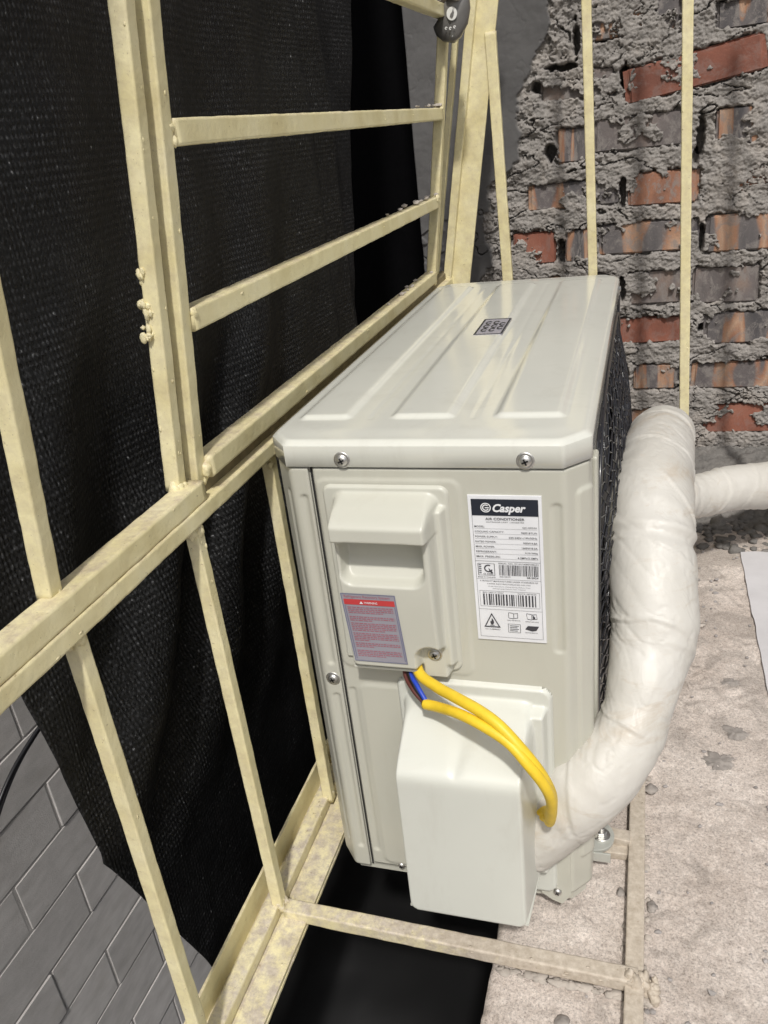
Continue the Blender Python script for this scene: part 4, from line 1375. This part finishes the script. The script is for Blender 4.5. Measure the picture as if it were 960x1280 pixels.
# ================================================================ PIPE
pipe = empty('insulated_pipe', (.29, .0, -.03))
tag(pipe, 'thick refrigerant pipe bundle wrapped in white vinyl tape, rising beside the unit and dropping behind', 'pipe')
pmi = Matrix.Translation(Vector((.29, .0, -.03))).inverted()
ctl = [(.212, -.008, .080), (0.2277, -0.0075, 0.1005), (0.2430, -0.0037, 0.1212), (0.2637, 0.0037, 0.1458), (0.2850, 0.0156, 0.1668), (0.3010, 0.0308, 0.1866), (0.3112, 0.0502, 0.2072), (0.3171, 0.0689, 0.2292), (0.3224, 0.0919, 0.2487), (0.3255, 0.1098, 0.2712), (0.3241, 0.1275, 0.2966), (0.3220, 0.1563, 0.3211), (0.3213, 0.2187, 0.3539), (0.3265, 0.3108, 0.3599), (0.3328, 0.3973, 0.3535), (0.3408, 0.4766, 0.3192), (0.3397, 0.5516, 0.2589), (0.3425, 0.6141, 0.1938), (0.3617, 0.6676, 0.1467), (0.3999, 0.7180, 0.1272), (0.4570, 0.7691, 0.1198), (0.5194, 0.8184, 0.1049), (.593, .876, .102), (.72, .96, .07), (.95, 1.04, .06), (1.25, 1.08, .06)]
crad = [.030, 0.0320, 0.0345, 0.0368, 0.0355, 0.0330, 0.0315, 0.0345, 0.0394, 0.0416, 0.0411, 0.0415, 0.0418, 0.0409, 0.0373, 0.0350, 0.0344, 0.0355, 0.0359, 0.0364, 0.0379, 0.0401, .036, .0345, .034, .034]
path = catmull(ctl, 34)
seg = np.concatenate([[0], np.cumsum(np.linalg.norm(np.diff(path, axis=0), axis=1))])
rad = np.interp(np.arange(len(path)) / 34., np.arange(len(crad)), crad) - .0008



def pipe_r(S, A):
    W = S / .078 + A / (2 * np.pi)                     # helical wrap
    W = W + .16 * np.sin(A + S * 17) + .12 * np.sin(S * 41) + .05 * fbm(np.cos(A) * 1.3, S * 14 + np.sin(A), 1.0, 2, 3)
    fr = W - np.floor(W)
    step = .0016 * (sstep(0, .045, fr) - fr * .75)
    rim_ = .0011 * np.exp(-((fr - .05) / .022) ** 2) * (vnoise(S * 30, A * 2, 8) > .35)
    ca, sa = np.cos(A), np.sin(A)
    n1 = fbm(S * 30 + ca * 1.1, sa * 1.1 + S * 5, 1.0, 3, 5)
    w1 = fbm(S * 26 + 1.5 * A * 0 + ca * 2.2, sa * 2.2 - S * 20, 1.0, 3, 6)
    wr = np.abs(fbm(S * 42 + ca * 2.0, sa * 2.0 + S * 11, 1.0, 2, 7))
    crease = -.0016 * sstep(.07, .0, wr)
    waves = .0011 * np.sin(S * 260 + 2.2 * sa + 3 * n1) * sstep(.1, .5, fbm(S * 12 + ca, sa, 1., 2, 15) + .15)
    pinch = -.0022 * np.exp(-((S - .345 + .012 * ca) / .006) ** 2) * (.5 + .5 * np.sin(A + 1.)) + .0016 * np.exp(-((S - .357 + .012 * ca) / .005) ** 2)
    return step * .75 + rim_ * .8 + .0009 * n1 + .0004 * w1 + crease * .5 + waves * .45 + pinch * 1.3
nfront = 34 * 16
v, f = tube(path[:nfront + 1], rad[:nfront + 1], 110, True, pipe_r)
# denser rings for crisp wrap edges
def dense(path, rad, step):
    s = np.concatenate([[0], np.cumsum(np.linalg.norm(np.diff(path, axis=0), axis=1))])
    t = np.arange(0, s[-1], step)
    return np.stack([np.interp(t, s, path[:, k]) for k in range(3)], -1), np.interp(t, s, rad)
pf, rf = dense(path[:nfront + 1], rad[:nfront + 1], .0016)
v, f = tube(pf, rf, 120, True, pipe_r)
o = MB().add(v, f).build('wrapped_riser', M['pipe'], pipe); o.matrix_parent_inverse = pmi
pf, rf = dense(path[nfront:], rad[nfront:], .0026)
off = seg[nfront]
v, f = tube(pf, rf, 72, True, lambda S, A: pipe_r(S + off, A) * .9)
o = MB().add(v, f).build('wrapped_floor_run', M['pipe'], pipe); o.matrix_parent_inverse = pmi
# ================================================================ SMALL THINGS
# rubble at the foot of the brick wall
rb_ = MB(); q = random.Random(31)
temps = [lump(i, 1 if i % 2 else 2, .42) for i in range(10)]
for i in range(5200):
    x = q.uniform(.19, 1.15)
    y = WY - abs(q.gauss(0, .17)) - .012
    if y < .82: continue
    hh = .055 * max(0, 1 - (WY - y) / .20)
    s_ = q.uniform(.0025, .010) * (1 if q.random() < .9 else 1.7)
    v, f = temps[i % 10]
    rot = Matrix.Rotation(q.uniform(0, 6.28), 3, 'Z') @ Matrix.Rotation(q.uniform(0, 6.28), 3, 'X')
    v = (v @ np.array(rot)) * np.array([s_ * q.uniform(.8, 1.5), s_ * q.uniform(.8, 1.3), s_ * q.uniform(.5, .85)])
    rb_.add(np.array([x, y, -.030 + hh * q.uniform(.55, 1.) + s_ * .25]) + v, f)
X, Y = np.meshgrid(np.linspace(.19, 1.2, 300), np.linspace(.84, WY + .0, 110), indexing='ij')
Z = -.036 + .066 * sstep(.84, WY, Y + .03 * fbm(X, Y, 9, 3, 3)) + .010 * fbm(X, Y, 40, 5, 4, .6) + .006 * np.round(fbm(X, Y, 60, 3, 6) * 3) / 3
v, qd = grid(np.stack([X, Y, Z], -1)); rb_.add(v, qd)
tag(rb_.build('mortar_rubble', M['mortar']), kind='stuff', label='heap of fallen grey mortar crumbs along the foot of the brick wall', cat='rubble')

# crumbs scattered on the slab
cb = MB()
for i in range(900):
    x = q.uniform(.19, .95); y = q.uniform(-.35, 1.0)
    if q.random() > .35 + .65 * max(0, y): continue
    s_ = q.uniform(.0008, .0030) if q.random() < .93 else q.uniform(.003, .0055)
    v, f = lump(i % 9, 1, .3)
    cb.add(np.array([x, y, -.0295 + s_ * .3]) + v * np.array([s_ * q.uniform(.8, 1.5), s_, s_ * .6]), f)
tag(cb.build('floor_crumbs', M['crumb'], smooth=False), kind='stuff', label='fine mortar grit scattered over the concrete slab', cat='grit')

# single lumps that stand out
def chip(name, loc, size, label, mat='crumb2', seed=1, rz=0.):
    v, f = lump(seed, 3, .3 if size[0] < .009 else .6)
    r = np.array(Matrix.Rotation(rz, 3, 'Z'))
    v = (v * np.array(size)) @ r.T
    o = MB().add(v, f).build(name, M[mat]); o.location = loc
    tag(o, label, 'mortar chip', 'mortar chips on the slab')
    return o
def splash(loc, rx, ry, label, seed, rz=0.):
    n_, k_ = 72, 7
    P = []
    for i in range(n_ + 1):
        g = 2 * math.pi * (i % n_) / n_
        e = 1 + .55 * float(fbm(np.cos(g) * 1.6 + seed, np.sin(g) * 1.6, 1., 4, seed, .7)) * 1.5
        row = []
        for j in range(k_ + 1):
            t = 1 - j / k_
            x, y = rx * e * t * math.cos(g), ry * e * t * math.sin(g)
            hh = .0019 * (1 - t ** 6) * (1 + .7 * float(fbm(x, y, 260., 3, seed + 3)))
            row.append((x * math.cos(rz) - y * math.sin(rz), x * math.sin(rz) + y * math.cos(rz), hh))
        P.append(row)
    o = grid_obj(np.array(P), 'mortar_splash', M['crumb2'], flip=True); o.location = loc
    tag(o, label, 'mortar splash', 'mortar splashes on the slab')
chip('mortar_chip', (.2525, -.113, -.0275), (.0062, .0055, .0030), 'round grey mortar chip on the slab in front of the cross bar', seed=3)
splash((.412, .262, -.0292), .021, .015, 'largest flat grey mortar splash on the slab, right of the floor bar', 4, .4)
splash((.435, .318, -.0292), .015, .011, 'flat grey mortar splash just behind the largest one on the slab', 5, -.3)
chip('mortar_chip', (.3285, .196, -.0270), (.0080, .0075, .0045), 'small dark mortar chip beside the floor bar under the pipe bend', seed=6)
chip('plaster_flake', (.402, .566, -.0260), (.010, .0060, .0040), 'small pale plaster flake on the slab beside the white pipe', 'palecrumb', seed=7, rz=.2)
chip('mortar_chip', (.331, .028, -.0275), (.0050, .0060, .0030), 'small grey chip touching the right side of the floor bar near the unit', seed=8)
splash((.438, .428, -.0292), .012, .011, 'flat grey mortar spot on the slab between the pipe and the white foam sheet', 9)
chip('mortar_chip', (.300, .040, -.0275), (.0040, .0050, .0028), 'tiny dark chip on the slab between the unit foot and the floor bar', seed=10)

# white foam sheet at the right
n = 60
ed = [(.484 + .0025 * (vnoise(i * .9, 0, 3) - .5), .815 - (.815 + .30) * i / n) for i in range(n + 1)]
far = [(.484 + .16 * i / 14, .818 + .006 * (vnoise(i * 1.3, 4, 5) - .5)) for i in range(1, 15)]
polyp = ed[::-1] + far + [(.64, -.30)]
v, f = prism(polyp, -.0295, -.0262)
sh = MB().add(v, f).build('foam_sheet', M['sheet'], smooth=False)
tag(sh, 'white foam sheet lying on the slab at the right edge', 'sheet')

# crumbs lying on the hatch rungs
cr = MB()
for z, rr in ((.7445, 13), (.610, 15), (.4845, 10), (.886, 10)):
    for i in range(rr):
        y = .855 - abs(q.gauss(0, .11)); s_ = q.uniform(.0015, .0048)
        v, f = lump(i % 9, 1, .3)
        cr.add(np.array([hx(y, z) + q.uniform(-.006, .006), y, z + .0102 + s_ * .3]) + v * np.array([s_, s_ * 1.5, s_ * .6]), f)
tag(cr.build('rung_crumbs', M['palecrumb'], smooth=False), kind='stuff', label='pale mortar crumbs lying on top of the hatch rungs', cat='crumbs')
cl = MB()
for i in range(7):
    v, f = lump(i + 20, 3, .3)
    cl.add(np.array([.012 + q.uniform(-.006, .020), .845 + q.uniform(-.02, .02), .900 + q.uniform(-.004, .006)]) + v * np.array([.015, .018, .010]) * q.uniform(.6, 1.), f)
tag(cl.build('mortar_clod', M['palecrumb']), 'grey mortar clod stuck on the top rung at the corner of the hatch', 'mortar')

# dark plastic film tag with a round white mark, hanging at the corner of the hatch
tg = empty('plastic_tag', (.012, .836, .893))
tag(tg, 'dark plastic film tag with a round white mark, hanging at the hatch corner', 'tag')
def t3(u, v, dy=0.):   # u right, v down, metres from the top middle
    return (u + .002, -.0 + dy - .004 * math.cos(u * 60), -v)
out = [(-.006, -.003), (.012, -.010), (.030, -.012), (.031, .010), (.026, .030), (.014, .047), (.002, .054), (-.013, .050), (-.024, .040), (-.028, .028), (-.014, .014)]
cc = np.array(out); dens = []
for i in range(len(cc)):
    p, r_ = cc[i], cc[(i + 1) % len(cc)]
    for t in (0, .5): dens.append(p + (r_ - p) * t)
nd = len(dens); ctr = np.array([.003, .022])
mb = MB()
V = []
for k, (sc_, bu) in enumerate(((1, 0), (.88, -.006), (.6, -.009), (.3, -.010))):
    for p in dens:
        a, b = ctr + (p - ctr) * sc_; V.append(t3(a, b, bu + .0012 * math.sin(a * 420 + b * 260)))
V.append(t3(*ctr, -.010)); F = []
for k in range(3):
    for i in range(nd):
        j = (i + 1) % nd; F.append((k * nd + i, (k + 1) * nd + i, (k + 1) * nd + j, k * nd + j))
for i in range(nd): F.append((3 * nd + i, 4 * nd, 3 * nd + (i + 1) % nd))
V = np.array(V); nb = len(V)
Vb = V.copy(); Vb[:, 1] = -Vb[:, 1] * .3 + .006
mb.add(np.concatenate([V, Vb]), F + [tuple(x + nb for x in f_)[::-1] for f_ in F] + [(i, (i + 1) % nd, nb + (i + 1) % nd, nb + i) for i in range(nd)])
film = mb.build('film', M['tagfilm'], tg)
pr_ = Print(lambda u, v, l: t3(u, v, -.0128 - l))
pr_.ring(.006, .016, .0080, .0090, 0.02, 0, 360, 24)
for k in range(3): pr_.ring(-.004 + k * .0065, .034 + .001 * (k % 2), .0022, .0022, .3, 0, 300, 8)
pk = pr_.m.build('round_mark', M['tagprint'], None, False); pk.parent = tg
pd = Print(lambda u, v, l: t3(u, v, -.0136 - l))
pd.poly([(.0085, .0100), (.0098, .0150), (.0080, .0205), (.0052, .0222), (.0030, .0200), (.0040, .0165), (.0065, .0140)])
po = pd.m.build('leaf_mark', M['tagfilm'], None, False); po.parent = tg
